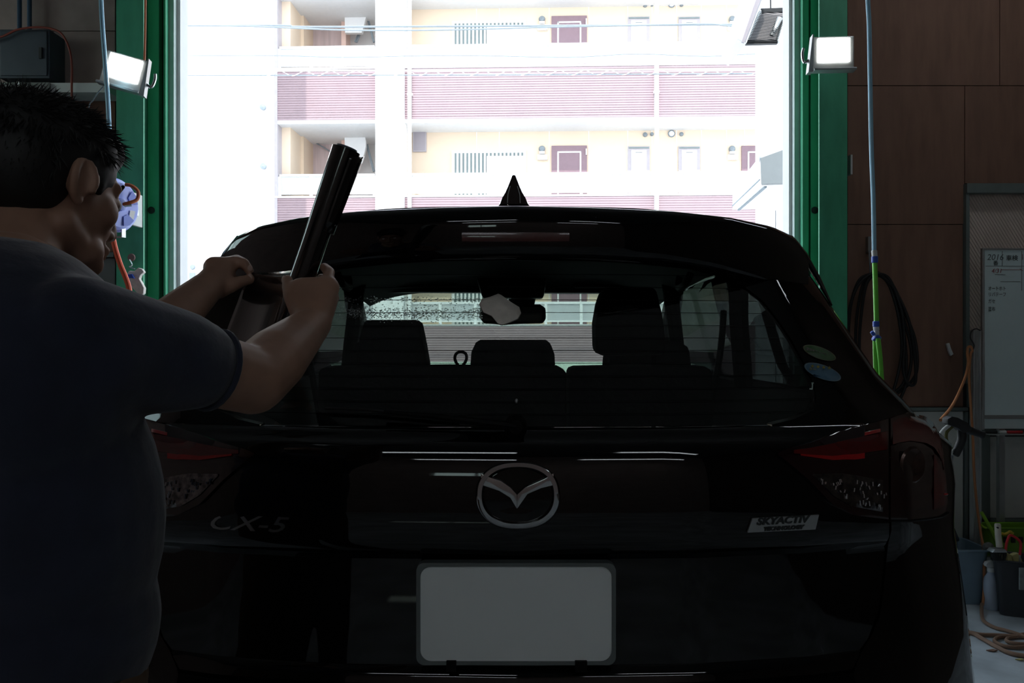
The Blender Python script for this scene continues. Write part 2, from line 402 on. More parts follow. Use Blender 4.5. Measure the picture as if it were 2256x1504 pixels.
# steel columns (rolled H section): front flange, web, rear flange, stiffener
def column(x0, x1, webx0, webx1, label, inner):
    Y0 = 4.36; a = P(x0,0,Y0).x; b = P(x1,0,Y0).x
    t = thing('steel_column', label, 'column', ((a+b)/2,Y0,0), 'green steel columns beside the doorway')
    MB().box((a,Y0,0),(b,Y0+.014,ZC-.01)).build('flange', M['green'], t, smooth=False, bevel=.002)
    MB().box((a,YW-.03,0),(b,YW-.016,ZC-.01)).build('flange', M['green'], t, smooth=False, bevel=.002)
    xw = (a+b)/2
    MB().box((xw-.006,Y0+.014,0),(xw+.006,YW-.03,ZC-.01)).build('web', M['greend'], t, smooth=False)
    MB().box((xw-.09,Y0-.012,0),(xw+.09,Y0,.012)).build('base_plate', M['greend'], t, smooth=False)
    return t
column(256, 316, 0, 0, 'green steel column at the left of the doorway, hose reel and rag on it', 1)
column(1805, 1867, 0, 0, 'green steel column at the right of the doorway, beside the dark plywood', -1)
# door guide channels and pale frames on both jambs
def guide(px0, px1, slit0, slit1, Y, nm):
    a = P(px0,0,Y).x; b = P(px1,0,Y).x; s0 = P(slit0,0,Y).x; s1 = P(slit1,0,Y).x
    t = thing(nm, None, None, ((a+b)/2,Y,0)); t['kind'] = 'structure'
    MB().box((a,Y,0),(s0,YW-.001,OT+.3)).build('channel', M['green'], t, smooth=False, bevel=.003)
    MB().box((s1,Y,0),(b,YW-.001,OT+.3)).build('channel', M['green'], t, smooth=False, bevel=.003)
    MB().box((s0,Y+.05,0),(s1,YW-.001,OT+.3)).build('slot', M['black'], t, smooth=False)
    for z in (1.05, 2.05):
        MB().lathe([(0,0),(.018,0),(.02,.006),(.012,.012),(0,.013)], ((s1+b)/2 if px0>1000 else (a+s0)/2, Y, z), 12, Euler((PI/2,0,0)).to_matrix()).build('bolt', M['black'], t)
guide(318, 365, 350, 360, 4.56, 'trim_1')
guide(1768, 1803, 1782, 1786, 4.56, 'trim_2')
for n,(x0,x1,Y0,Y1,m) in enumerate(((365,383,4.60,YW-.001,M['frame']),(384,397,4.64,YW+.05,M['white']),(1750,1768,4.60,YW-.001,M['frame']),(1738,1749,4.64,YW+.05,M['white']))):
    a = P(x0,0,Y0).x; b = P(x1,0,Y0).x
    struct('trim_%d'%(n+3), MB().box((a,Y0,0),(b,Y1,OT+.2)), m, smooth=False, bevel=.003)

# ceiling fluorescent fixtures behind the viewer, plus lit ones added as fill near the door and rear wall
def fixture(x, y, z, ln, label, lit=True, rz=0):
    t = thing('ceiling_light', label, 'light', (x,y,z)); t.rotation_euler = (0,0,rz)
    def loc(mb):
        for v in mb.v: v.x, v.y = x+v.x*math.cos(rz)-v.y*math.sin(rz), y+v.x*math.sin(rz)+v.y*math.cos(rz)
        return mb
    loc(MB().prism([(-.1,-ln/2,z+.03),(.1,-ln/2,z+.03),(.04,-ln/2,z+.08),(-.04,-ln/2,z+.08)], (0,ln,0))).build('housing', M['white'], t, smooth=False)
    for s in (-.045,.045):
        loc(MB().tube([(s,-ln/2+.02,z+.012),(s,ln/2-.02,z+.012)], .016, 10)).build('tube', M['tube'] if lit else M['whitep'], t)
    for q in (-ln*.4, ln*.4):
        loc(MB().tube([(0,q,z+.08),(0,q,ZC)], .004, 6)).build('hanger', M['alu'], t)
fixture(-.55,-1.6,3.3,1.2,'twin tube ceiling light over the left of the bay', rz=PI/2)
fixture(1.5,-1.6,3.3,1.2,'twin tube ceiling light over the right of the bay', rz=PI/2)
fixture(2.55,3.55,3.75,1.2,'added twin tube fill light nearest the door, over the right bins', rz=PI/2)  # unseen lit fixture, added to light the right wall and bins
fixture(-.55,-3.2,3.3,1.2,'added twin tube fill light near the rear wall, left one', rz=PI/2)  # rear pair is unseen, added to brighten the dark interior
fixture(1.5,-3.2,3.3,1.2,'added twin tube fill light near the rear wall, right one', rz=PI/2)  # second added rear fixture, fill for the interior

# ------------------------------------------------------------------ outside ground and near things
struct('ground_outside', MB().box((-60,-40,-.45),(60,70,-.21)).box((-40,YW+T,-.22),(40,70,-.02)), M['road'], smooth=False)

# apartment building across the road (front plane about 18 m away, turned by 2 degrees)
BA = math.radians(2.05)
B0 = P(610,752,18.2); B0.z = 0
ux = Vector((math.cos(BA), -math.sin(BA), 0)); uy = Vector((math.sin(BA), math.cos(BA), 0))
bld = thing('apartment_building', 'apartment block across the road with mauve siding and access balconies', 'building', B0)
bld.rotation_euler = (0,0,-BA)
def Lc(px, py, wd):            # local (u, w, v) where the pixel's ray meets the plane wd behind the facade
    d = P(px,py,1)-Vector((0,0,CAMZ)); o = Vector((0,0,CAMZ))
    n = uy; p0 = B0+uy*wd; t = (p0-o).dot(n)/d.dot(n); q = o+d*t
    return ((q-B0).dot(ux), wd, q.z)
class BB(MB):
    def px(s, x0, y0, x1, y1, w0, w1):
        a = Lc(x0,y0,w0); b = Lc(x1,y1,w0)
        return s.box((a[0],w0,a[2]),(b[0],w1,b[2]))
    def zz(s, x0, x1, z0, z1, w0, w1):
        a = Lc(x0,752,w0)[0]; b = Lc(x1,752,w0)[0]
        return s.box((a,w0,z0),(b,w1,z1))
def bpart(mb, name, m, parent=None, bevel=0, smooth=False):
    for i, v in enumerate(mb.v): mb.v[i] = B0 + ux*v.x + uy*v.y + Vector((0,0,v.z))
    return mb.build(name, m, parent or bld, smooth=smooth, bevel=bevel)
zf = lambda py, px=1150: Lc(px,py,0)[2]
FH = zf(148)-zf(433)
z_par_top = [zf(148)-FH*k for k in range(-1,3)]         # siding tops for floors (k=-1 is above the frame)
WREC = .85
z_bot = [z-(zf(148)-zf(260)) for z in z_par_top]
uR = 1760
# rear body of the block
bpart(BB().zz(604,uR,0,z_par_top[0]+1.5,3.2,9), 'rear_block', M['peach'])
lv = [0,1,2,3]
for k in lv:
    zt_, zb_ = z_par_top[k], z_bot[k]
    # corrugated siding, in three bays
    for x0,x1 in ((610,827),(888,1441),(1450,uR)):
        mb = BB(); a = Lc(x0,752,0)[0]; b = Lc(x1,752,0)[0]
        n = 21; h = (zt_-zb_)/n; rows = []
        for i in range(n):
            z = zb_+i*h
            for q,dw in ((0,.0),(.12,-.012),(.8,-.012),(.92,.0)): rows.append([Vector((a,dw,z+q*h)),Vector((b,dw,z+q*h))])
        rows.append([Vector((a,0,zt_)),Vector((b,0,zt_))])
        mb.grid(rows); bpart(mb, 'siding', M['siding'])['kind'] = 'stuff'
    bpart(BB().zz(604,uR,zb_-.005,zt_,.01,.14), 'parapet', M['bwhite'])
    # floor slab and soffit (white)
    bpart(BB().zz(604,uR,zb_-.08,zb_+.16,.0,3.2), 'slab', M['soffit'])
    # coping
    bpart(BB().zz(604,uR,zt_,zt_+.04,-.03,.16), 'coping', M['bwhite'])
    # railing: posts, rails, panes
    zr1 = zt_+.53
    def rail(x0, x1, n):
        a = Lc(x0,752,0)[0]; b = Lc(x1,752,0)[0]
        bpart(MB().box((a,.04,zr1-.05),(b,.10,zr1)), 'rail', M['bwhite'])
        bpart(MB().box((a,.05,zt_+.09),(b,.09,zt_+.12)), 'rail', M['bwhite'])
        for i in range(n+1):
            x = a+(b-a)*i/n
            bpart(MB().box((x-.03,.04,zt_+.04),(x+.03,.10,zr1-.05)), 'post', M['bwhite'])
            if i < n: bpart(MB().box((x+.03,.066,zt_+.12),(x+(b-a)/n-.03,.072,zr1-.05)), 'railing_pane', M['railglass'])
    rail(614,824,3); rail(892,1438,7); rail(1452,uR,4)
# white corner strip, big white pier, downpipes
bpart(BB().zz(827,889,0,z_par_top[0]+1.5,-.18,.3), 'pier', M['bwhite'])
bpart(BB().zz(604,611,0,z_par_top[0]+1.5,-.02,3.2), 'corner_post', M['mauvef'])
for x0,x1 in ((899,909),(1441,1450)):
    c = (Lc(x0,752,0)[0]+Lc(x1,752,0)[0])/2
    bpart(MB().tube([(c,-.1,0),(c,-.1,z_par_top[0]+1.5)], .045, 10), 'downpipe', M['bwhite'], smooth=True)
    for k in lv:
        bpart(MB().box((c-.06,-.1,z_bot[k]+.5),(c+.06,.0,z_bot[k]+.54)), 'pipe_clip', M['bwhite'])
# recessed corridor wall for the right bays, stair lobby on the left
bpart(BB().zz(888,uR,0,z_par_top[0]+1.4,WREC,WREC+.15), 'corridor_wall', M['peach'])
bpart(BB().zz(611,640,0,z_par_top[0]+1.4,.3,3.2), 'side_wall', M['peach'])
for k in (0,1,2):
    D = 285*(k-1)
    def py(v): return v+D
    # wall joints (fine reveals)
    for x in (1050,1100,1210,1297,1383,1436,1490,1545,1600,1640):
        a = Lc(x,300,WREC)
        bpart(MB().box((a[0]-.008,WREC-.006,z_par_top[k+1]-.02),(a[0]+.008,WREC,z_bot[k]-.08)), 'wall_joint', M['bwhite'])
    # barred window
    a = Lc(1000,py(338),WREC); b = Lc(1155,py(378),WREC); zfl = z_bot[k+1]+.16
    bot = a[2]-1.0
    bpart(MB().box((a[0]-.05,WREC-.03,bot-.05),(b[0]+.05,WREC-.001,a[2]+.06)), 'window', M['bwhite'], bevel=.005)
    wn = bpart(MB().box((a[0]+.0,WREC-.034,bot),(b[0]-.0,WREC-.031,a[2])), 'window', M['slot'])
    n = 18
    for i in range(n+1):
        x = a[0]+(b[0]-a[0])*i/n
        bpart(MB().box((x-.022,WREC-.07,bot),(x+.022,WREC-.04,a[2])), 'window_bar', M['bwhite'])
    bpart(MB().box((a[0]+(b[0]-a[0])*.47,WREC-.075,bot),(b[0],WREC-.072,a[2]-.08)), 'blind', M['bwhite'])
    # mauve flat doors
    for x0 in (1215, 1633):
        a = Lc(x0,py(322),WREC); b = Lc(x0+78,py(322),WREC)
        bpart(MB().box((a[0],WREC-.05,zfl),(b[0],WREC-.001,a[2])), 'door', M['purple'], bevel=.004)
        ol = MB(); i0 = a[0]+.13; i1 = b[0]-.13; zt2 = a[2]-.13
        ol.box((i0,WREC-.062,zt2-.035),(i1,WREC-.05,zt2)).box((i0,WREC-.062,zfl),(i0+.035,WREC-.05,zt2)).box((i1-.035,WREC-.062,zfl),(i1,WREC-.05,zt2))
        bpart(ol, 'door_outline', M['bwhite'])
        bpart(MB().box((b[0]-.03,WREC-.09,a[2]-.22),(b[0]-.005,WREC-.05,a[2]-.08)), 'door_closer', M['whitep'])
    # white service doors with mauve surround
    for x0 in (1383, 1494):
        a = Lc(x0,py(323),WREC); b = Lc(x0+48,py(323),WREC)
        bpart(MB().box((a[0],WREC-.04,zfl),(b[0],WREC-.001,a[2])), 'door_frame', M['mauvef'], bevel=.004)
        bpart(MB().box((a[0]+.075,WREC-.05,zfl),(b[0]-.075,WREC-.04,a[2]-.09)), 'door', M['doorw'])
        bpart(MB().box((a[0]+.02,WREC-.06,a[2]-.05),(b[0]-.02,WREC-.04,a[2]-.025)), 'door_gap', M['slot'])
        bpart(MB().box((a[0]+.17,WREC-.055,a[2]-.15),(b[0]-.17,WREC-.05,a[2]-.135)), 'door_grip', M['cable'])
    # meter boxes with round dial
    for x0 in (1184, 1602):
        a = Lc(x0,py(342),WREC); b = Lc(x0+22,py(353),WREC)
        bpart(MB().box((a[0],WREC-.09,b[2]),(b[0],WREC-.001,a[2])), 'meter_box', M['bwhite'], bevel=.01)
        c = Lc(x0+10,py(329),WREC)
        bpart(MB().lathe([(0,0),(.07,0),(.075,.05),(.055,.1),(0,.11)], (c[0],WREC,c[2]), 16, Euler((PI/2,0,0)).to_matrix()), 'meter_dial', M['cable'], smooth=True)
        bpart(MB().box((c[0]-.06,WREC-.1,c[2]-.12),(c[0]+.06,WREC-.02,c[2]-.06)), 'meter_neck', M['whitep'])
    # round vents
    for x0,yy,r,m in ((1421,297,.05,'cable'),(1436,296,.04,'cable'),(1479,295,.062,'bwhite'),(1501,296,.045,'cable')):
        c = Lc(x0,py(yy),WREC)
        bpart(MB().lathe([(0,-.02),(r,-.02),(r*1.05,.03),(r*.8,.06),(0,.07)], (c[0],WREC,c[2]), 16, Euler((PI/2,0,0)).to_matrix()), 'vent', M[m], smooth=True)
        if m == 'bwhite':
            bpart(MB().tube([(c[0]+r*1.15*math.cos(q),WREC-.03,c[2]+r*1.15*math.sin(q)) for q in [2*PI*j/16 for j in range(16)]], .012, 6, closed=True), 'vent_ring', M['cable'], smooth=True)
    # stair lobby: back wall pieces
    w2 = 1.1
    bpart(BB().px(640,py(262),669,py(440),w2,w2+2.0), 'lobby_wall', M['peach'])
    bpart(BB().px(668,py(262),752,py(440),1.9,2.0), 'lobby_partition', mat('lobby_panel', (.74,.60,.60), .45, noise=.2, scale=1.5, stretch=(6,6,.4)))
    bpart(BB().px(752,py(262),762,py(440),1.5,2.0), 'lobby_post', mat('lobby_post', (.80,.56,.48), .6))
    bpart(BB().px(762,py(262),890,py(440),1.95,2.05), 'lobby_wall', mat('lobby_grey', (.80,.78,.77), .7))
    # white stair flank with a curved edge
    pts = [(759,286),(799,286),(803,296),(806,312),(806,322),(802,340),(797,357),(760,357)]
    bpart(MB().prism([Vector(Lc(x,py(y),1.25)) for x,y in pts], (0,.12,0)), 'stair_flank', M['bwhite'])
    # sloping stair stringers
    for (xa,ya),(xb,yb) in (((808,318),(785,378)),((808,318),(824,378)),((797,345),(783,378))):
        bpart(MB().bar(Lc(xa,py(ya),1.5),Lc(xb,py(yb),1.5),.05,.05), 'stringer', M['cable'])
    bpart(MB().bar(Lc(672,py(300),1.8),Lc(730,py(335),1.8),.03,.03), 'handrail', M['cable'])
a = Lc(910,280,WREC); b = Lc(940,335,WREC)
np_ = bpart(MB().box((a[0],WREC-.05,b[2]),(b[0],WREC-.001,a[2])), 'notice_frame', M['mauvef'], bevel=.005)
bpart(MB().box((a[0]+.03,WREC-.055,b[2]+.03),(b[0]-.03,WREC-.05,a[2]-.03)), 'notice_board', mat('notice', (.40,.36,.40), .3, noise=.1, scale=2))

# ground-floor fence and shrubs in front of the block
fz = P(0,797,16.5).z
fn = thing('metal_fence', 'pale green corrugated fence in front of the apartment block', 'fence', (-2.5,16.5,0))
for i in range(18):
    x = -3.6+i*.42
    rows = []
    for j in range(9): rows.append([Vector((x+j*.0525,16.5+(.02 if j%2 else 0),-.02)),Vector((x+j*.0525,16.5+(.02 if j%2 else 0),fz))])
    MB().grid(rows).build('panel', M['fence'], fn, smooth=False, solid=.004)
for i in range(0,19,3): MB().box((-3.63+i*.42,16.53,-.02),(-3.57+i*.42,16.58,fz)).build('post', M['cable'], fn, smooth=False)
sh = thing('shrub', 'small green shrub in front of the pale fence', 'shrub', (.85,16.0,0))
MB().tube([(.85,16,-.02),(.87,16,.6)], .02, 6).build('stem', M['ply'], sh)
lf = MB()
for i in range(260):
    c = Vector((.85,16,.45))+Vector((random.gauss(0,.17),random.gauss(0,.12),random.gauss(0,.16)))
    R = Euler((random.random()*6,random.random()*6,random.random()*6)).to_matrix()
    lf.add([c+R@Vector(v) for v in ((-.02,0,0),(0,.05,.01),(.02,0,0),(0,-.05,-.01))], [(0,1,2,3)])
lf.build('foliage', M['leaf'], sh)['kind'] = 'stuff'

# white building on the left and white pier/canopy at the right
nb = thing('white_building', 'overexposed white building left of the mauve apartment block', 'building', (P(480,0,15).x,15,0))
a = P(320,0,15).x; b = P(602,0,16.2).x
MB().box((a-6,15,-.02),(b,16.2,12)).build('wall', M['bwhite'], nb, smooth=False)
for px,py_ in ((577,234),(578,365)):
    c = P(px,py_,14.9)
    MB().lathe([(0,0),(.05,0),(.055,.06),(0,.08)], (c.x,15,c.z), 12, Euler((PI/2,0,0)).to_matrix()).build('vent', M['cable'], nb)
c0 = P(412,578,14.9); c1 = P(437,626,14.9)
mbx = MB().box((c0.x,14.85,c1.z),(c1.x,15,c0.z)).build('meter_cabinet', M['soffit'], nb, smooth=False, bevel=.01)
c = P(424,588,14.84); MB().lathe([(0,0),(.05,0),(.04,.03),(0,.035)], (c.x,14.85,c.z), 12, Euler((PI/2,0,0)).to_matrix()).build('dial', M['cable'], mbx)
c = P(424,608,14.84); MB().box((c.x-.05,14.82,c.z-.06),(c.x+.05,14.85,c.z+.06)).build('display', M['cable'], mbx, smooth=False)

rb = thing('white_side_building', 'white rendered wall close by, right of the apartment block, under the canopy', 'building', (3.3,9,0))
a = P(1688,0,9).x
MB().box((a,9,-.02),(a+3.5,9.4,9)).build('wall', M['bwhite'], rb, smooth=False)
a2 = P(1723,470,8.4); b2 = P(1800,620,8.4)
MB().box((a2.x,8.4,.1),(b2.x,8.5,a2.z+.05)).build('window_panel', M['canopyg'], rb, smooth=False)
MB().box((a2.x-.03,8.38,.1),(a2.x,8.52,a2.z+.08)).build('window_frame', M['bwhite'], rb, smooth=False)
MB().box((a2.x-.03,8.5,-.02),(b2.x,9,a2.z+.05)).build('entrance_box', M['bwhite'], rb, smooth=False)

cn = thing('entrance_canopy', 'white box canopy with grey end panel, right edge of the doorway', 'canopy', P(1700,400,7))
Yn, Yf = 7.0, 8.4
nf = [P(1673,345,Yn),P(1800,300,Yn),P(1800,405,Yn),P(1675,408,Yn)]
ff = [P(1614,421,Yf),P(1765,421,Yf),P(1765,459,Yf),P(1614,462,Yf)]
mb = MB(); mb.add([v+Vector((0,.004,0)) for v in nf]+ff, [(0,3,7,4),(4,7,6,5),(0,4,5,1),(3,2,6,7),(1,5,6,2),(0,1,2,3)]); mb.build('box', M['bwhite'], cn, smooth=False)
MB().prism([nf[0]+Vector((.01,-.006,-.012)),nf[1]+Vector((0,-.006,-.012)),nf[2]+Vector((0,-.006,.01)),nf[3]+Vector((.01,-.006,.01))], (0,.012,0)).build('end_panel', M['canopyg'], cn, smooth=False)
e0 = nf[3]*.8+nf[0]*.2; e1 = ff[3]*.8+ff[0]*.2
MB().bar(e0+Vector((-.004,0,0)), e1+Vector((-.004,0,0)), .008, .008).build('seam', M['cable'], cn, smooth=False)
MB().bar(nf[3]+Vector((.06,.05,-.004)), ff[3]+Vector((.06,0,-.004)), .02, .012).build('gutter_lip', M['cable'], cn, smooth=False)

# sign beam and wire-guarded floodlight at the top right
sg = thing('sign_beam', 'white slanted sign box at the top right, floodlight behind it', 'sign', P(1655,50,6))
Yq = 6.0
MB().prism([P(1672,-60,Yq),P(1702,-60,Yq),P(1645,95,Yq),P(1624,86,Yq)], (0,.5,0)).build('box', M['bwhite'], sg, smooth=False, bevel=.006)
MB().prism([P(1686,-60,Yq-.02),P(1699,-60,Yq-.02),P(1640,94,Yq-.02),P(1634,92,Yq-.02)], (0,.018,0)).build('edge_strip', M['mauvef'], sg, smooth=False)
fl = thing('outdoor_floodlight', 'dark framed floodlight with wire grille beside the white sign box', 'floodlight', P(1690,60,6.1))
Yg = 6.25
q = [P(1676,24,Yg),P(1733,22,Yg),P(1712,93,Yg-.05),P(1643,95,Yg-.05)]
MB().prism([q[0],q[1],q[2],q[3]], (0,.22,.06)).build('reflector', mat('reflector_alu', (.30,.27,.26), .35, metal=.6, noise=.2), fl, smooth=False)
MB().bar(q[0],q[1],.02,.03).build('frame_bar', M['dark'], fl, smooth=False)
MB().bar(q[3],q[2],.03,.03).build('frame_bar', M['dark'], fl, smooth=False)
MB().bar(q[1],q[2],.03,.03).build('frame_bar', M['alu'], fl, smooth=False)
MB().bar(q[0],q[3],.02,.02).build('frame_bar', M['alu'], fl, smooth=False)
for i in range(22):
    t = (i+.5)/22
    a = q[0].lerp(q[3], t)+Vector((0,-.02,0)); b = q[1].lerp(q[2], min(1,t+.12))+Vector((0,-.02,0))
    MB().bar(a,b,.004,.004).build('grille_wire', M['dark'], fl, smooth=False)
c = P(1718,40,Yg-.03)
MB().tube([c,P(1700,80,Yg-.03)], .022, 10).build('lamp_tube', M['alu'], fl)
MB().tube([P(1698,22,Yg+.05),P(1697,-70,Yg+.05)], .006, 6).build('hanging_rod', M['dark'], fl)

# overhead cables
def wire(pts, r, label, Y, name='overhead_cable'):
    o = MB().tube(spline([P(x,y,Y) for x,y in pts], 10), r, 6).build(name, M['cable']); tag(o, label, 'cable', 'overhead cables'); return o
wire([(100,58),(500,57),(760,66),(980,66),(1200,60),(1400,56),(1560,53),(1640,58),(2000,60)], .012, 'thin cable crossing high in front of the upper balcony doors', 13)
wire([(100,126),(560,122),(760,126),(1000,122),(1250,126),(1400,119),(1560,124),(1700,118),(2000,122)], .007, 'thin sagging cable crossing in front of the upper railing', 13)
wire([(100,57),(600,56),(760,59),(1900,52)], .016, 'topmost cable, crossing just above the sagging one', 13.3)
for px in (100,2000):
    c = P(px,752,13.15); t = thing('utility_pole', 'grey utility pole outside carrying the %s ends of the overhead cables' % ('left' if px<1000 else 'right'), 'pole', (c.x,13.15,0))
    MB().tube([(c.x,13.15,-.02),(c.x,13.15,7.4)], [.17,.14], 16).build('shaft', M['cable'], t)
    MB().box((c.x-.05,12.9,5.0),(c.x+.05,13.4,5.08)).box((c.x-.05,12.9,6.3),(c.x+.05,13.4,6.38)).build('cross_arm', M['alu'], t, smooth=False)
lc = thing('lattice_cable', 'messenger cable pair with spiral ties across the mauve upper siding', 'cable', P(1100,158,13), 'overhead cables')
MB().tube([P(100,156,13),P(1100,155,13),P(2000,150,13)], .014, 6).build('upper_strand', M['whitep'], lc)
MB().tube([P(100,167,13),P(1100,165,13),P(2000,160,13)], .010, 6).build('lower_strand', M['cable'], lc)
for i in range(22):
    x = 560+i*56; pts = []
    for j in range(13):
        t = j/12; pts.append(P(x+t*56, 160.5-5.2*math.cos(t*2*PI)-.004*(x-1100)*.6, 13+.03*math.sin(t*2*PI)))
    MB().tube(pts, .006, 5).build('spiral_tie', M['whitep'], lc)

# ------------------------------------------------------------------ floodlights on the columns
def flood(px, py, Y, rz, tilt, side, label):
    c = P(px,py,Y); t = thing('led_floodlight', label, 'floodlight', c, 'lit floodlights on the columns'); t.rotation_euler = (0,0,0)
    R = Euler((0,tilt,rz)).to_matrix()
    def tr(mb):
        for i,v in enumerate(mb.v): mb.v[i] = c+R@v
        return mb
    tr(MB().prism([(-.1,.0,-.085),(.1,.0,-.085),(.1,0,.08),(-.1,0,.08)], (0,.03,0))).build('housing', M['alu'], t, smooth=False, bevel=.004)
    fins = MB()
    for i in range(9): fins.box((-.09+i*.0225-.003,.03,-.06),(-.09+i*.0225+.003,.055,.06))
    tr(fins).build('cooling_fins', M['alu'], t, smooth=False)
    tr(MB().box((-.078,-.006,-.048),(.078,0,.07))).build('led_panel', M['lamp'], t, smooth=False)
    tr(MB().box((-.105,-.03,-.098),(.105,.03,-.086))).build('bottom_lip', M['alu'], t, smooth=False, bevel=.003)
    s = side
    tr(MB().prism([(s*.101,-.01,.09),(s*.107,-.01,.09),(s*.128,-.01,-.10),(s*.106,-.01,-.10)], (0,.05,0))).build('side_bracket', M['alu'], t, smooth=False)
    tr(MB().tube(spline([(s*.112,.02,-.03),(s*.142,.02,-.04),(s*.150,.02,.0),(s*.144,.02,.03)],5), .008, 8)).build('clamp_knob', M['chrome'], t)
    tr(MB().bar((0,.055,-.0),(0,.14,-.02),.03,.03)).build('arm', M['dark'], t, smooth=False)
flood(272,155,4.2,math.radians(8),math.radians(14),1,'lit floodlight on the left column, above the man')
flood(1837,115,4.2,math.radians(-4),math.radians(0),-1,'lit floodlight on the right column, beside the blue hose')

# ------------------------------------------------------------------ left wall items
c0 = P(15,75,4.6); c1 = P(125,181,4.6)
t = thing('electrical_cabinet', 'dark navy wall cabinet high on the left wall, under the blue conduits', 'cabinet', ((c0.x+c1.x)/2,YW-.012,c1.z))
MB().box((c0.x,4.53,c1.z),(c1.x,4.687,c0.z)).build('body', M['navy'], t, smooth=False, bevel=.004)
MB().box((c0.x+.012,4.522,c1.z+.012),(c1.x-.012,4.53,c0.z-.012)).build('door', M['navy'], t, smooth=False, bevel=.003)
MB().box((c1.x-.05,4.512,(c0.z+c1.z)/2-.03),(c1.x-.035,4.523,(c0.z+c1.z)/2+.03)).build('latch', M['dark'], t, smooth=False)
MB().box((c0.x-.10,4.6,P(0,108,4.6).z),(c0.x,4.64,P(0,100,4.6).z)).build('conduit_stub', M['alu'], t, smooth=False)
c0 = P(-60,181,4.5); c1 = P(108,300,4.5)
t = thing('grey_wall_box', 'pale grey wall box behind the head of the man, below the navy cabinet', 'cabinet', ((c0.x+c1.x)/2,4.68,c1.z))
pg = mat('pale_grey_box', (.20,.22,.20), .6, noise=.05)
MB().box((c0.x,4.5,c1.z),(c1.x,4.687,c0.z)).build('body', pg, t, smooth=False, bevel=.004)
MB().box((c0.x+.02,4.492,c1.z+.02),(c1.x-.02,4.5,c0.z-.02)).build('door', pg, t, smooth=False, bevel=.003)
MB().box((P(40,187,4.5).x,4.488,P(0,188,4.5).z),(P(46,187,4.5).x,4.493,P(0,181,4.5).z)).build('hinge', M['alu'], t, smooth=False)
for x,lb in ((43,'blue conduit pipe on the left wall, the left one of two'),(65,'blue conduit pipe on the left wall, the right one of two')):
    p = MB().tube([P(x,74,4.62),P(x,-250,4.62)], .012, 10).build('conduit_pipe', M['bluepipe']); tag(p, lb, 'pipe', 'blue conduits')
o = MB().tube(spline([P(*q) for q in ((-60,92,4.5),(0,82,4.5),(40,65,4.5),(90,60,4.5),(130,70,4.5),(150,100,4.5),(158,140,4.5),(158,200,4.5),(160,280,4.5))],8), .006, 8).build('orange_cable', mat('dull_red_cable', (.28,.05,.03), .6)); tag(o, 'dull red cable arching over the navy wall cabinet', 'cable')
c0 = P(106,192,4.6); c1 = P(256,213,4.6)
o = MB().box((c0.x,4.52,c1.z),(c1.x,4.687,c0.z)).build('wall_duct', M['greymetal'], smooth=False, bevel=.003); tag(o, 'grey horizontal cable duct on the left wall behind the blue hose', 'duct')
# loose cable from the left lamp
o = MB().tube(spline([P(228,190,4.2),P(214,206,4.2),P(204,222,4.22),P(196,236,4.25),P(190,300,4.3)],6), .003, 6).build('lamp_cable', M['cable']); tag(o, 'thin grey cable dropping from the left floodlight', 'cable')
# hoses on the left
def hose(name, pts, r, m, label, seg=10, n=8):
    o = MB().tube(spline([P(*q) for q in pts], n), r, seg).build(name, m); tag(o, label, 'hose'); return o
hose('air_hose', ((218,-120,4.05),(224,30,4.05),(231,130,4.05),(238,230,4.05),(242,320,4.05),(247,398,4.05)), .011, M['bluehose'], 'light blue air hose hanging down to the blue hose reel')
o = MB().tube(spline([P(*q) for q in ((321,-150,4.3),(320,40,4.3),(318,150,4.3))],6), .006, 8).build('hanging_cable', M['orange']); tag(o, 'orange cable hanging down beside the left floodlight', 'cable')

# hose reel
cR = P(250,452,4.05); t = thing('hose_reel', 'round blue hose reel on the left green column', 'hose reel', cR)
nrm = Vector((.925,-.38,0)).normalized(); side = Vector((0,0,1)).cross(nrm).normalized()
RR = Matrix((side, Vector((0,0,1)).cross(side)*0+Vector((0,0,1)), nrm)).transposed()
rad = .128
MB().lathe([(0,-.07),(rad*.86,-.07),(rad*.95,-.06),(rad,-.035),(rad,.0),(rad*.96,.03),(rad*.85,.042),(rad*.4,.046),(0,.046)], cR, 40, RR).build('drum_cover', M['reelblue'], t)
MB().tube([cR+RR@Vector((rad*.98*math.cos(a),rad*.98*math.sin(a),.012)) for a in [2*PI*i/40 for i in range(40)]], .007, 8, closed=True).build('rim', M['reelblue'], t)
for k in range(4):
    a0 = PI/2*k+.5; pts = []
    for r_,a_ in ((.45,a0-.25),(.8,a0-.35),(.84,a0),(.8,a0+.35),(.45,a0+.25)): pts.append(cR+RR@Vector((rad*r_*math.cos(a_),rad*r_*math.sin(a_),.0475)))
    MB().prism(pts, nrm*.004).build('recess_panel', mat('reel_panel', (.13,.2,.68), .4), t, smooth=False)
MB().lathe([(0,.04),(.03,.04),(.03,.06),(.02,.065),(0,.066)], cR, 20, RR).build('hub', M['reelblue'], t)
lp = [cR+RR@Vector(v) for v in ((.04,-.085,.049),(.075,-.06,.049),(.085,-.02,.049),(.055,-.02,.049))]
MB().prism(lp, nrm*.002).build('sticker', M['white'], t, smooth=False)
MB().tube(spline([cR+RR@Vector(v) for v in ((0,0,.06),(.02,.01,.085),(.05,.03,.10),(.055,.07,.10),(.035,.095,.08),(.02,.10,.055))],6), .009, 8).build('inlet_hose', M['orange'], t)
MB().tube([cR+RR@Vector((0,0,.05)),cR+RR@Vector((.03,.005,.085))], .013, 10).build('fitting', M['chrome'], t)
gb = MB(); gb.box((-.012,-.17,-.05),(.012,-.09,-.045)); gb.box((-.012,-.17,.03),(.012,-.09,.035)); gb.box((-.012,-.175,-.05),(.012,-.168,.035))
for i,v in enumerate(gb.v): gb.v[i] = cR+RR@Vector((v.x+.03,v.y+.02,v.z))
gb.build('hose_guide', M['alu'], t, smooth=False)
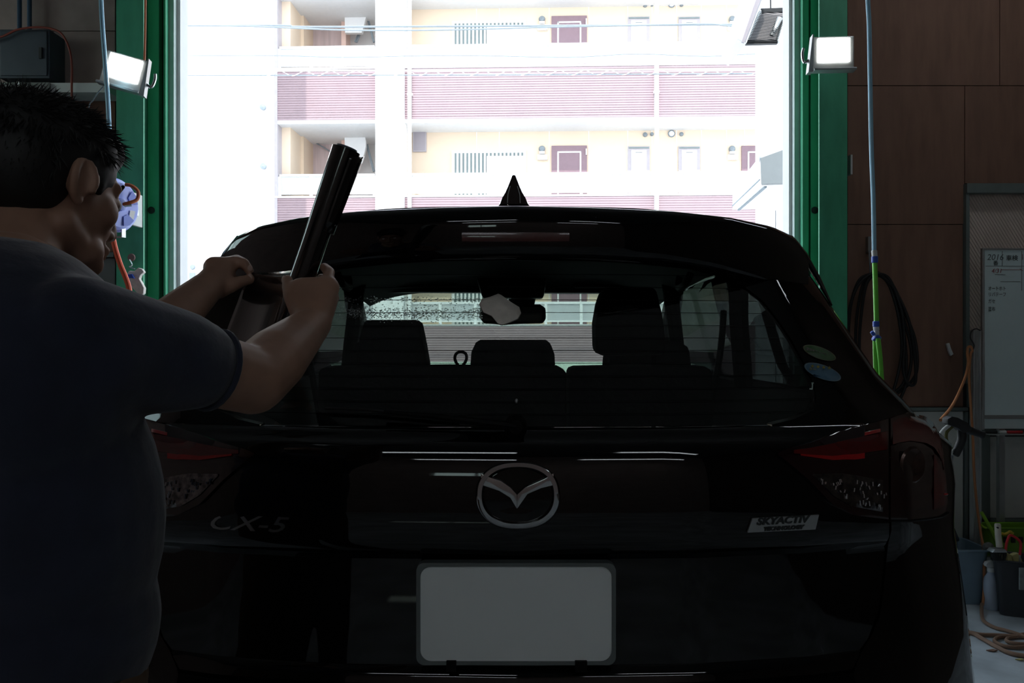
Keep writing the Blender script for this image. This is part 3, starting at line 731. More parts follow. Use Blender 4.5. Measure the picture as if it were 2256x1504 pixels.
pb = P(291,425,4.28); pe = P(299,497,4.28)
MB().box((pb.x,4.25,pe.z),(pe.x,4.358,pb.z)).build('wall_bracket', M['greymetal'], t, smooth=False, bevel=.003)
MB().bar(cR-nrm*.02, Vector((pb.x+.01,4.30,cR.z)), .03,.03).build('swivel_arm', M['alu'], t, smooth=False)
hose('red_hose', ((246,500,4.0),(250,530,4.0),(256,555,3.99),(266,585,3.98),(277,612,3.97),(285,640,3.96),(292,700,3.95),(296,900,3.95)), .0125, M['redhose'], 'bright red hose hanging out of the blue reel')
# rag on a hook on the left column
t = thing('hanging_rag', 'cream rag on a round hook on the left green column', 'rag', P(298,640,4.33))
rg = [(284,596),(295,597),(304,589),(312,592),(317,599),(309,606),(306,614),(311,622),(317,634),(316,646),(309,652),(296,640),(286,628),(278,612),(276,606)]
mb = MB().prism([P(x,y,4.27) for x,y in rg], (0,.03,0)); mb.build('cloth', M['cloth'], t, bevel=.006)
MB().lathe([(0,0),(.018,0),(.021,.006),(.018,.012),(0,.014)], P(285,566,4.31)+Vector((0,.03,0)), 20, Euler((PI/2,0,0)).to_matrix()).build('hook_disc', mat('dull_pink_disc', (.24,.15,.13), .6), t)
MB().tube(spline([P(286,572,4.3),P(291,583,4.28),P(285,588,4.27),P(297,592,4.27)],6), .003, 6).build('hook_wire', M['alu'], t)
MB().prism([P(278,605,4.25),P(290,603,4.25),P(295,613,4.25),P(283,612,4.25)], (0,.02,0)).build('blue_patch', M['blue'], t, bevel=.003)

# ------------------------------------------------------------------ right wall items
hose('air_hose', ((1908,-120,3.6),(1912,0,3.6),(1915,60,3.6),(1917,180,3.6),(1920,330,3.6),(1924,440,3.6),(1926,556,3.6)), .0095, M['bluehose'], 'light blue air hose hanging in front of the dark plywood, right of the column')
t = thing('green_hose', 'bright green hose with blue and white couplings hanging below the blue hose', 'hose', P(1929,700,3.6))
MB().tube(spline([P(1927,575,3.6),P(1929,640,3.6),P(1931,712,3.6)],6), .0105, 12).build('upper_hose', M['greenhose'], t)
MB().tube(spline([P(1928,745,3.6),P(1929,790,3.6),P(1932,850,3.6),P(1942,950,3.6),P(1950,1100,3.6)],6), .0105, 12).build('lower_hose', M['greenhose'], t)
MB().tube(spline([P(1934,745,3.585),P(1939,790,3.58),P(1943,850,3.58),P(1950,950,3.58),P(1956,1100,3.58)],6), .0105, 12).build('lower_hose', M['greenhose'], t)
def cyl(x0,y0,x1,y1,Y,r,nm,m):
    MB().tube([P(x0,y0,Y),P(x0+(x1-x0)*.1,y0+(y1-y0)*.1,Y),P(x0+(x1-x0)*.9,y0+(y1-y0)*.9,Y),P(x1,y1,Y)], [r*.8,r,r,r*.8], 14).build(nm, m, t)
cyl(1926,551,1927,566,3.6,.012,'white_coupling',M['whitep']); cyl(1927,564,1927,579,3.6,.014,'blue_coupling',M['blue'])
cyl(1930,707,1930,720,3.6,.014,'blue_coupling',M['blue']); cyl(1930,719,1931,728,3.6,.0125,'white_coupling',M['whitep'])
cyl(1931,727,1931,742,3.6,.0115,'splitter',M['whitep']); cyl(1926,741,1936,750,3.6,.018,'blue_coupling',M['blue'])
cyl(1920,730,1926,738,3.59,.008,'tap_handle',M['blue'])

t = thing('black_cable_coil', 'coil of black cable hanging from a hook on the dark plywood', 'cable', P(1930,610,4.62))
MB().box((P(1912,0,4.66).x,4.655,P(0,556,4.66).z),(P(1919,0,4.66).x,4.688,P(0,521,4.66).z)).build('hook_plate', M['alu'], t, smooth=False)
MB().tube([P(1915,552,4.64),P(1916,575,4.62),P(1918,606,4.61)], .004, 6).build('hanging_string', M['cable'], t)
loops = [((1918,604),(1890,622),(1872,690),(1870,790),(1882,880),(1925,905),(1975,868),(2012,835),(2021,800),(2015,745),(1994,690),(1968,630),(1940,606)),
         ((1920,607),(1900,630),(1886,720),(1890,820),(1920,880),(1960,870),(1995,830),(1990,720),(1975,665),(1950,615)),
         ((1922,602),(1884,640),(1862,740),(1868,840),(1915,920),(1968,897),(1995,850),(2008,780),(1990,700),(1965,640),(1944,608)),
         ((1925,605),(1905,640),(1893,760),(1905,860),(1950,900),(1985,790),(1980,700),(1958,625),(1940,606)),
         ((1930,603),(1960,615),(1987,690),(1992,760),(1990,815),(2002,846),(2017,838),(2014,770),(2000,700),(1972,640),(1945,610))]
for i,lp in enumerate(loops):
    MB().tube(spline([P(x,y,4.62-.012*i+(.01 if j%2 else 0)) for j,(x,y) in enumerate(lp)], 7, closed=True), .0085, 8, closed=True).build('loop', M['black'], t)

o = MB().prism([P(2086,757,4.67),P(2092,755,4.67),P(2095,766,4.67),P(2101,780,4.67),P(2095,784,4.67),P(2090,772,4.67)], (0,.017,0)).build('wall_clip', M['whitep'], smooth=False, bevel=.002); tag(o, 'small broken white clip on the plywood, left of the patterned window', 'clip')
o = MB().box((P(1869,0,4.66).x,4.6,P(0,384,4.6).z),(P(1874,0,4.6).x,4.687,P(0,340,4.6).z)).build('wall_switch', M['whitep'], smooth=False, bevel=.003); tag(o, 'small pale switch box on the right side of the right column', 'switch')

# whiteboard
YB2 = 4.48
a = P(2166,549,YB2); b = P(2360,944,YB2)
t = thing('whiteboard', 'whiteboard with handwriting leaning before the patterned window', 'whiteboard', (a.x+.2,YB2,b.z))
MB().box((a.x,YB2,b.z),(b.x,YB2+.012,a.z)).build('panel', M['board'], t, smooth=False)
fr = MB()
MB().box((a.x-.006,YB2-.006,b.z-.006),(a.x+.005,YB2+.016,a.z+.006)).build('frame_side', M['alu'], t, smooth=False, bevel=.002)
MB().box((a.x,YB2-.006,a.z-.004),(b.x,YB2+.016,a.z+.006)).build('frame_top', M['alu'], t, smooth=False, bevel=.002)
MB().box((a.x,YB2-.006,P(0,921,YB2).z-.004),(b.x,YB2+.016,P(0,914,YB2).z)).build('frame_bottom', M['alu'], t, smooth=False, bevel=.002)
MB().box((a.x,YB2-.07,P(0,953,YB2).z-.006),(b.x,YB2+.01,P(0,953,YB2).z)).build('tray', M['alu'], t, smooth=False, bevel=.002)
MB().box((a.x+.1,YB2+.02,0),(a.x+.13,YB2+.05,a.z-.02)).build('stand_leg', M['alu'], t, smooth=False)
def wt(s, px, py, size, m, **k):
    return text('handwriting', s, m, t, P(px,py,YB2-.0015), size, extrude=.0003, **k)
wt('2016', 2174, 567, .045, M['inkgrey'], shear=.2); wt('番', 2188, 580, .028, M['ink']); wt('車検', 2216, 569, .033, M['ink'])
wt('4/31', 2184, 597, .032, M['inkred'], shear=.2)
for s_,y in (('オートホト',636),('リバテーフ',649),('ガセ',664),('塗布',681)): wt(s_, 2177, y, .026, M['ink'], sx=.75)
for x0,y0,x1,y1,m in ((2172,586,2360,586,'inkgrey'),(2208,553,2208,586,'inkgrey'),(2206,594,2251,594,'inkred'),(2192,604,2215,605,'inkgrey'),(2204,620,2248,620,'inkgrey'),(2251,553,2251,640,'inkgrey'),(2247,592,2253,596,'inkred'),(2253,560,2253,572,'inkred')):
    MB().bar(P(x0,y0,YB2-.001),P(x1,y1,YB2-.001),.0015,.0022).build('ruled_line', M[m], t, smooth=False)
zz = P(0,953,YB2).z+.008
for x0,x1,m,lb,nm in ((2170,2196,'ink','black marker pen in the whiteboard tray','marker_pen'),(2202,2216,'whitep','white marker cap in the whiteboard tray, between black and red','marker_pen'),(2218,2252,'red','red marker pen in the whiteboard tray','marker_pen')):
    p0 = P(x0,953,YB2-.035); p1 = P(x1,953,YB2-.035); p0.z = p1.z = zz
    q_ = thing(nm, lb, 'pen', (p0+p1)/2, 'marker pens in the tray')
    MB().tube([p0,p0.lerp(p1,.1),p0.lerp(p1,.7)], [.005,.008,.008], 10).build('barrel', M[m], q_)
    MB().tube([p0.lerp(p1,.7),p1], .0086, 10).build('cap', M[m], q_)

# aluminium pole, orange cord and hooks
t = thing('aluminium_pole', 'pale aluminium channel standing left of the whiteboard', 'pole', P(2154,1340,4.36))
a = P(2145,727,4.36); b = P(2163,727,4.36)
MB().box((a.x,4.36,0),(a.x+.012,4.40,a.z)).build('rib', M['alu'], t, smooth=False, bevel=.002)
MB().box((a.x+.012,4.37,0),(b.x-.010,4.40,a.z)).build('back', M['alu'], t, smooth=False)
MB().box((b.x-.010,4.36,0),(b.x,4.40,a.z)).build('rib', M['alu'], t, smooth=False, bevel=.002)
o = MB().tube(spline([P(*q) for q in ((2160,728,4.33),(2150,724,4.33),(2140,730,4.33),(2138,745,4.33),(2146,760,4.33),(2142,775,4.33))],6), .003, 6).build('wire_hook', M['dark']); tag(o, 'thin dark wire hook at the top of the aluminium channel', 'hook')
o = MB().tube(spline([P(*q) for q in ((2072,925,3.5),(2100,890,3.8),(2125,835,4.1),(2133,800,4.25),(2131,778,4.3),(2133,765,4.3),(2139,764,4.3),(2142,773,4.3),(2138,782,4.3),(2135,830,4.3),(2139,900,4.28),(2143,960,4.26),(2146,1040,4.25),(2152,1110,4.30),(2160,1170,4.28),(2167,1215,4.20),(2168,1290,4.15),(2165,1333,4.12))],8), .0068, 8).build('power_cord', mat('orange_brown_cord', (.50,.20,.08), .55, noise=.1)); tag(o, 'orange-brown cord looped at the top and running down the aluminium channel', 'cord')
# hose on the floor
def floor(px, py, h=.01):
    Y = (CAMZ-h)*FPX/(py-752); return P(px,py,Y)
o = MB().tube(spline([P(2163,1330,4.12)]+[floor(x,y) for x,y in ((2163,1352),(2168,1368),(2190,1381),(2215,1388),(2242,1396),(2262,1404))],8), .0085, 8).build('floor_hose', M['brownhose']); tag(o, 'brown hose curving on the floor round the charcoal bin', 'hose')
o = MB().tube(spline([floor(x,y) for x,y in ((2060,1380),(2135,1392),(2160,1397),(2190,1398),(2230,1400),(2262,1396),(2290,1399),(2290,1412),(2256,1424),(2220,1424),(2196,1416),(2192,1408),(2205,1402),(2235,1401),(2262,1404),(2280,1415),(2256,1418),(2230,1416),(2218,1411),(2222,1405),(2240,1402))],8), .0085, 8).build('floor_hose', M['brownhose']); tag(o, 'coiled brown hose lying on the floor in front of the bins', 'hose')
o = MB().tube(spline([floor(x,y) for x,y in ((2060,1384),(2135,1393),(2160,1404),(2190,1421),(2220,1436),(2250,1443),(2300,1448))],8), .0095, 8).build('floor_hose', M['brownhose']); tag(o, 'single brown hose nearest the viewer on the right floor', 'hose')

# pressure-washer gun
t = thing('spray_gun', 'black trigger spray gun hanging beside the right rear lamp', 'spray gun', P(2110,960,3.2))
G = 3.2
MB().prism([P(x,y,G) for x,y in ((2088,922),(2098,917),(2112,920),(2135,932),(2144,946),(2128,953),(2120,952),(2112,944),(2098,938),(2088,934))], (0,.045,0)).build('head', M['dark'], t, bevel=.006)
MB().tube([P(2125,944,G+.02),P(2145,951,G+.02),P(2160,956,G+.02),P(2166,958,G+.02)], [.018,.014,.013,.016], 12).build('nozzle', M['black'], t)
MB().tube(spline([P(2118,945,G+.02),P(2119,965,G+.02),P(2112,985,G+.02),P(2103,1003,G+.02)],5), [.016]*15+[.013], 12).build('grip', M['dark'], t)
MB().tube(spline([P(2092,936,G+.02),P(2078,948,G+.02),P(2072,960,G+.02),P(2076,980,G+.02),P(2090,994,G+.02),P(2102,998,G+.02)],6), .0075, 10).build('guard', M['greymetal'], t)
MB().tube(spline([P(2100,938,G+.02),P(2086,952,G+.02),P(2086,970,G+.02),P(2096,988,G+.02)],5), .006, 8).build('trigger', mat('olive_trigger', (.12,.12,.02), .5), t)
MB().tube([P(2098,1003,G+.02),P(2095,1030,G+.02),P(2084,1070,G+.02),P(2078,1110,G+.02)], .0045, 8).build('supply_tube', M['cable'], t)
hose('black_hose', ((2078,1110,3.2),(2080,1130,3.3),(2092,1150,3.6),(2104,1175,3.9),(2110,1190,4.45),(2112,1220,4.55),(2114,1262,4.62)), .008, M['black'], 'black hose dropping from the spray gun to behind the grey bin')

# grey-blue bin, charcoal bin, bottle, basket, tools
def rrect(cx, cy, hx, hy, r, z, n=6):
    out = []
    for sx_, sy_, a0 in ((1,1,0),(-1,1,PI/2),(-1,-1,PI),(1,-1,3*PI/2)):
        for i in range(n+1):
            a = a0+PI/2*i/n; out.append(Vector((cx+sx_*(hx-r)+r*math.cos(a), cy+sy_*(hy-r)+r*math.sin(a), z)))
    return out
def bin_(name, cx, cy, hx, hy, h, m, label, cat, taper=.8, group=None, lip=.008):
    t = thing(name, label, cat, (cx,cy,0), group)
    rows = [rrect(cx,cy,hx*taper,hy*taper,.025,.002), rrect(cx,cy,hx*(taper+1)/2,hy*(taper+1)/2,.03,h*.5), rrect(cx,cy,hx*.99,hy*.99,.035,h-.012),
            rrect(cx,cy,hx+lip*.5,hy+lip*.5,.038,h-.012), rrect(cx,cy,hx+lip,hy+lip,.04,h-.006), rrect(cx,cy,hx+lip*.4,hy+lip*.4,.038,h)]
    inner = [rrect(cx,cy,hx*.975,hy*.975,.034,h-.004), rrect(cx,cy,hx*(taper)*.96,hy*taper*.96,.022,.012)]
    mb = MB().grid(rows[:3]+[inner[0],inner[1]], closed=True); n = len(mb.v)
    k = len(rows[0]); mb.f.append(tuple(reversed(range(k)))); mb.f.append(tuple(range(4*k,5*k)))
    mb.build('body', m, t)
    MB().grid(rows[2:]+[inner[0]], closed=True).build('rim', m, t)
    return t
bx = P(2108,1335,4.27).x
bin_('waste_bin', bx+.0, 4.30, .118, .13, .285, M['greybin'], 'blue-grey plastic bin on the floor behind the rear corner of the car', 'bin')
dbx = 2.505
bin2 = bin_('waste_bin', dbx, 4.06, .135, .10, .275, M['darkbin'], 'charcoal plastic bin holding gloves and a brush', 'bin'); bin2.rotation_euler = (0,0,-.45)
# spray bottle
sp = P(2184,1328,4.13); sp.z = 0
t = thing('spray_bottle', 'translucent white spray bottle between the two bins', 'bottle', sp)
bm_ = mat('milky_bottle', (.52,.60,.72), .3, noise=.05)
MB().lathe([(0,.001),(.032,.001),(.036,.01),(.036,.13),(.033,.155),(.018,.178),(.014,.19),(0,.19)], sp, 24).build('bottle_body', bm_, t)
MB().lathe([(.0,.186),(.019,.186),(.019,.208),(.013,.212),(0,.212)], sp, 20).build('collar', M['whitep'], t)
MB().prism([sp+Vector(v) for v in ((-.03,-.014,.212),(-.034,-.014,.222),(-.026,-.014,.235),(.0,-.014,.242),(.05,-.014,.241),(.055,-.014,.228),(.02,-.014,.222),(.01,-.014,.208),(-.012,-.014,.208))], (0,.028,0)).build('spray_head', M['whitep'], t, bevel=.004)
MB().tube(spline([sp+Vector(v) for v in ((.025,0,.222),(.035,0,.205),(.045,0,.19))],4), .005, 8).build('trigger', M['whitep'], t)
# lime basket
bk = bin_('laundry_basket', P(2260,1200,4.36).x+.012, 4.40, .235, .06, .36, M['lime'], 'lime green basket with slots against the grey dado', 'basket', taper=.72)
x0 = P(2260,1200,4.36).x
for i in range(7):
    xx = x0-.12+i*.04
    MB().box((xx-.009,4.332,.28),(xx+.009,4.342,.31)).build('slot', M['black'], bk, smooth=False)
MB().tube(spline([P(2162,1128,4.3),P(2172,1145,4.3),P(2186,1170,4.3),P(2196,1190,4.3)],5), .009, 8).build('handle', mat('lime_light', (.30,.58,.05), .4), bk)
MB().tube(spline([P(2160,1154,4.3),P(2166,1160,4.3),P(2173,1163,4.3)],5), .005, 8).build('handle_clip', mat('lime_lighter', (.36,.62,.05), .4), bk)
o = MB().ell(P(2177,1205,4.2), (.028,.02,.026)).build('sponge', mat('grey_sponge', (.22,.23,.22), .95, noise=.3, scale=60, bump=.5)); tag(o, 'grey round sponge behind the neck of the spray bottle', 'sponge')
mbs = MB().tube([P(2177,1225,4.2),Vector((P(2177,1225,4.2).x,4.2,.0))], .02, 10).build('sponge_stand', M['greymetal']); tag(mbs, 'short grey tin under the grey sponge', 'tin')
t = thing('scrub_brush', 'brush with cream handle standing in the charcoal bin', 'brush', P(2204,1215,4.0))
MB().tube([P(2198,1153,4.0),P(2198,1156,4.0),P(2199,1180,4.0),P(2202,1204,4.0)], [.012,.0145,.014,.015], 14).build('handle', mat('cream_plastic', (.60,.56,.46), .45), t)
MB().lathe([(0,-.004),(.004,-.004),(.004,.004),(0,.004)], P(2198,1162,3.985), 10, Euler((PI/2,0,0)).to_matrix()).build('hanging_hole', M['black'], t)
MB().prism([P(2186,1217,3.97),P(2192,1210,3.97),P(2216,1210,3.97),P(2220,1217,3.97)], (0,.05,0)).build('head', M['alu'], t, bevel=.003)
br = MB()
for i in range(60):
    x = 2188+random.random()*30; q0 = P(x,1216,3.975+random.random()*.04); br.bar(q0, q0+Vector((random.gauss(0,.003),0,-.04)), .0015,.0015)
br.build('bristles', M['dark'], t, smooth=False)['kind'] = 'stuff'
t = thing('red_handled_tool', 'red looped handle sticking out of the charcoal bin', 'tool', P(2235,1220,4.02))
MB().tube(spline([P(2214,1225,4.02),P(2217,1200,4.02),P(2221,1186,4.02),P(2225,1179,4.02),P(2233,1181,4.02),P(2245,1190,4.02),P(2249,1200,4.02),P(2247,1222,4.02)],6), .0062, 10).build('handle', M['red'], t)
MB().tube([P(2247,1222,4.02),P(2246,1262,4.02)], .005, 8).build('shaft', M['alu'], t)
o = MB().tube(spline([P(2206,1175,4.05),P(2215,1176,4.05),P(2224,1172,4.05),P(2229,1176,4.05)],5), [.007]*10+[.01]*5+[.012], 8).build('yellow_cap', mat('ochre_plastic', (.45,.33,.03), .5)); tag(o, 'ochre yellow nozzle lying across the basket edge', 'nozzle')
for pts,lb in ((((2207,1222),(2212,1219),(2222,1218),(2228,1224),(2234,1242),(2226,1254),(2218,1248),(2212,1232)),'yellow rubber glove folded over the rim of the charcoal bin, left of the other'),(((2230,1223),(2240,1219),(2247,1219),(2252,1232),(2257,1248),(2250,1256),(2238,1256),(2234,1240)),'yellow rubber glove standing upright in the charcoal bin, right of the other')):
    o = MB().prism([P(x,y,4.02) for x,y in pts], (0,.03,0)).build('rubber_glove', M['yellow'], bevel=.006); tag(o, lb, 'glove', 'yellow gloves in the charcoal bin')
o = MB().box(P(2247,1251,3.925), P(2275,1298,3.935)).build('tag_card', mat('pale_card', (.33,.38,.36), .6, noise=.3, scale=40), smooth=False, bevel=.002); tag(o, 'pale grey card hooked on the front of the charcoal bin', 'card')
# debris on the floor
for x,y,sx_,m,lb in ((2185,1433,.012,'ply','dark scrap lying on the right floor'),(2246,1453,.009,'yellow','pale yellow scrap lying on the right floor')):
    p = floor(x,y,.003)
    o = MB().prism([p+Vector((-sx_*2,0,0)),p+Vector((0,-sx_,0)),p+Vector((sx_*2,-.002,0)),p+Vector((sx_,sx_,0))], (0,0,.004)).build('scrap', M[m], smooth=False); tag(o, lb, 'scrap')

# ------------------------------------------------------------------ the car (seen from behind), centreline x = XC
XC = .007
car = thing('car', 'black hatchback car parked in the bay, rear hatch towards the viewer', 'car', (XC,3.6,0))
CX_ = [0,.3,.5,.7,.8,.86,.90,.92]; CY_ = [0,.012,.045,.11,.19,.25,.32,.40]
W_ = [(.2,.92),(.4,.96),(.6,.965),(.75,.952),(.95,.93),(1.06,.925),(1.12,.915),(1.18,.845),(1.26,.795),(1.39,.757),(1.54,.715),(1.60,.68)]
Y_ = [(.2,1.42),(.35,1.32),(.5,1.29),(.62,1.30),(.72,1.33),(.745,1.345),(.757,1.385),(.775,1.392),(.782,1.402),(.96,1.407),(.982,1.38),(1.05,1.372),(1.13,1.385),(1.154,1.395),(1.165,1.415),(1.18,1.43),(1.5,1.74),(1.62,1.85)]
YS_ = [(.2,1.44),(.35,1.38),(.5,1.37),(.75,1.385),(.95,1.40),(1.05,1.385),(1.13,1.39),(1.165,1.41),(1.18,1.43),(1.5,1.74),(1.62,1.85)]
def Wz(z): return tab(z, W_)
def Yr(x, z):
    s = tab(z, [(1.1,1.0),(1.2,.85)])
    k = min(1, max(0, (abs(x)/Wz(z)-.62)/.3)); k = k*k*(3-2*k)
    return tab(z, Y_)*(1-k) + tab(z, YS_)*k + s*itp(abs(x)*.92/Wz(z), CX_, CY_)
def S(x, z, off=0): return Vector((XC+x, Yr(x,z)-off, z))     # point on the rear surface
def xpx(px, z):                                              # x on the rear surface under a pixel column (right half)
    x = .5
    for _ in range(60):
        x = .6*x + .4*((px-1128.0)/FPX*Yr(x,z) - XC)
        x = max(-Wz(z), min(Wz(z), x))
    return x
def spx(px, py, off=0):                                      # rear-surface point seen at a pixel
    Y = 1.5
    for _ in range(60):
        p = P(px,py,Y); x = max(-Wz(p.z), min(Wz(p.z), p.x-XC)); Y = .6*Y+.4*Yr(x,p.z)
    p = P(px,py,Y); p.y -= off; return p
def zpx(py, x=0):
    z = 1.2
    for _ in range(40): z = .5*z+.5*(CAMZ-(py-752)/FPX*Yr(x,z))
    return z

def frange(a, b, n): return [a+(b-a)*i/n for i in range(n+1)]
SEAM = [(.2,.60),(.70,xpx(1850,.72)),(.757,xpx(1880,.76)),(.80,xpx(1915,.80)),(.84,xpx(1938,.84)),(.95,xpx(1952,.95)),(1.06,xpx(1960,1.06)),(1.154,xpx(1955,1.12)),(1.2,xpx(1950,1.2))]
def surf(zs, fa, fb, n, off=0, back=.02):
    """closed skin between x=fa(z) and x=fb(z) on the rear surface with a return edge behind"""
    rows = []
    for z in zs:
        a, b = fa(z), fb(z); r = [S(a+(b-a)*i/n, z, off) for i in range(n+1)]
        r = [r[0]+Vector((0,back,0))]+r+[r[-1]+Vector((0,back,0))]
        rows.append(r)
    rows = [[v+Vector((0,back,0)) for v in rows[0]]]+rows+[[v+Vector((0,back,0)) for v in rows[-1]]]
    return MB().grid(rows)
zs_t = [.757,.765,.775,.782,.80,.85,.9,.95,.96,.97,.982,1.0,1.05,1.1,1.13,1.145,1.154,1.160,1.165,1.172,1.18]
g = .0025
surf(zs_t, lambda z:-tab(z,SEAM)+g, lambda z:tab(z,SEAM)-g, 48).build('tailgate', M['paint'], car, angle=50)
for s in (1,-1):
    m = surf(frange(.2,.757,12)+frange(.78,1.10,12)+[1.12,1.14,1.16,1.18], lambda z:tab(z,SEAM)+g, lambda z:Wz(z), 14)
    (m if s == 1 else m.mirrored(XC)).build('rear_quarter', M['paint'], car, angle=50)
# bumper
surf(frange(.2,.7,12)+[.72,.735,.745,.7525], lambda z:-tab(z,SEAM)+g, lambda z:tab(z,SEAM)-g, 60).build('rear_bumper', M['paint'], car, angle=50)
surf(frange(.2,.42,6), lambda z:-Wz(z)*.99, lambda z:Wz(z)*.99, 40, off=.006).build('lower_cladding', M['trimblack'], car)
# inner dark backing behind the seams
mb = surf([.70,.757,.95,1.05,1.12], lambda z:-Wz(z)*.97, lambda z:Wz(z)*.97, 40, off=-.03); mb.build('inner_shell', M['black'], car)

# rear glass and its black surround
GE = [(1.18,.42),(1.195,.55),(1.22,.60),(1.26,.605),(1.30,.595),(1.34,.575),(1.375,.555),(1.41,.525),(1.44,.49),(1.465,.45),(1.49,.38),(1.5,.33)]
EDGE = [(935,1700),(920,1775),(900,1800),(850,1795),(800,1772),(750,1745),(700,1712),(660,1680),(630,1640),(600,1575),(585,1480),(575,1300)]
GE = sorted([(zpx(py,.5), 0) for py,px in EDGE]); GE2 = []
for py,px in EDGE:
    z = zpx(py,.45); GE2.append((z, xpx(px,z)))
GE2 = sorted(GE2)
def ge(z): return tab(z, GE2)
zg = [1.183]+frange(1.19,1.50,22)
rows = [[S(-ge(z)+2*ge(z)*i/40, z, -.004) for i in range(41)] for z in zg]
MB().grid(rows).build('rear_window', M['cglass'], car, angle=80)
for s in (1,-1):
    rows = [[S(ge(z)+(Wz(z)-ge(z))*i/14, z, 0) for i in range(15)] for z in [1.18]+zg+[1.53,1.56]]
    rows2 = [[v+Vector((0,.03,0)) for v in r] for r in rows]
    m = MB().grid(rows); m.grid([[r[0] for r in rows],[r[0]+Vector((0,.03,0)) for r in rows]])
    (m if s == 1 else m.mirrored(XC)).build('window_surround', M['surround'], car, angle=60)
# defroster lines
df = MB()
for py in range(604,930,28):
    z = zpx(py); e = ge(z)-.015
    df.tube([S(-e+2*e*i/20, z, -.001) for i in range(21)], .0006, 4)
df.build('defroster_grid', M['trimblack'], car)['kind'] = 'stuff'

# spoiler
TT = [(1135,453),(1300,457),(1480,465),(1600,478),(1690,497),(1740,520),(1765,552)]
BT = [(1135,573),(1300,575),(1450,584),(1560,600),(1650,622),(1720,646),(1765,668)]
def Yc(x): return 1.62+.30*(abs(x)/.70)**2.4
NX = 30; cols = []
for i in range(NX+1):
    px = 1135+ (1765-1135)*(math.sin(PI/2*i/NX)**1.0)
    x = (px-1128)/FPX*1.66-XC
    for _ in range(50):
        x = .6*x+.4*((px-1128)/FPX*(Yc(x)+.05)-XC)
    x = max(0,x)
    y = Yc(x); zt = CAMZ-(tab(px,TT)-752)/FPX*(y+.05); zb = CAMZ-(tab(px,BT)-752)/FPX*(y+.02); h = zt-zb
    cols.append([Vector((XC+x,y+.26,zt+.022)),Vector((XC+x,y+.12,zt+.008)),Vector((XC+x,y+.05,zt)),Vector((XC+x,y+.018,zt-.006)),Vector((XC+x,y+.002,zt-.02)),Vector((XC+x,y,zt-h*.4)),Vector((XC+x,y+.003,zb+h*.2)),Vector((XC+x,y+.008,zb+.008)),Vector((XC+x,y+.02,zb)),Vector((XC+x,y+.11,zb+.012))])
full = [[Vector((2*XC-v.x,v.y,v.z)) for v in c] for c in reversed(cols[1:])]+cols
spo = MB().grid(full); n0 = len(spo.v)
k = len(full[0]); spo.f.append(tuple(range(k))); spo.f.append(tuple(n0-k+i for i in range(k)))
spo.build('spoiler', M['paint'], car, angle=50)
bl = []
for i in range(21):
    x = -.105+.21*i/20; y = Yc(x); z1 = CAMZ-(512-752)/FPX*y; z0 = CAMZ-(532-752)/FPX*y
    bl.append([Vector((XC+x,y-.0025,z1)),Vector((XC+x,y-.004,(z0+z1)/2)),Vector((XC+x,y-.0025,z0)),Vector((XC+x,y+.01,z0)),Vector((XC+x,y+.01,z1))])
MB().grid(bl, closed=True).build('brake_light', mat('brake_lens', (.06,.003,.004), .2, coat=1), car)
# spoiler end blades running down the pillars
for s in (1,-1):
    pts = [spx(px,py,.006) for px,py in ((1742,522),(1768,560),(1800,614),(1830,672))]
    m = MB().tube(pts, [.004,.009,.007,.002], 8); (m if s==1 else m.mirrored(XC)).build('pillar_blade', M['paint'], car)

# roof, sides, bonnet
def zroof(Y): return tab(Y, [(1.6,1.585),(1.85,1.632),(2.3,1.652),(2.8,1.653),(3.3,1.63),(3.62,1.595)])
def hwr(Y): return tab(Y, [(1.82,.50),(1.9,.55),(2.0,.60),(2.12,.645),(2.3,.665),(3.0,.675),(3.62,.66)])
rows = []; inn = []
for Y in [1.82]+frange(1.92,3.62,12):
    r = []; q = []
    for i in range(25):
        u = -1+2*i/24; x = u*hwr(Y); z = zroof(Y)-.012*u*u-.055*abs(u)**6
        if Y > 1.9: pass
        r.append(Vector((XC+x,Y,z))); q.append(Vector((XC+x*.95,Y,z-.045)))
    rows.append(r); inn.append(q)
MB().grid(rows).build('roof', M['paint'], car, angle=60)
MB().grid(inn).build('headliner', M['liner'], car, angle=60)
def sx_(Y): return tab(Y, [(1.2,1.0),(4.6,.99),(5.3,.95),(5.7,.87),(5.9,.74)])
RA, FA, AR = 2.28, 4.98, .385
def zlow(Y):
    z = .25
    for A in (RA,FA):
        d = abs(Y-A)
        if d < AR: z = max(z, .36+math.sqrt(AR*AR-d*d)*.98)
    return z
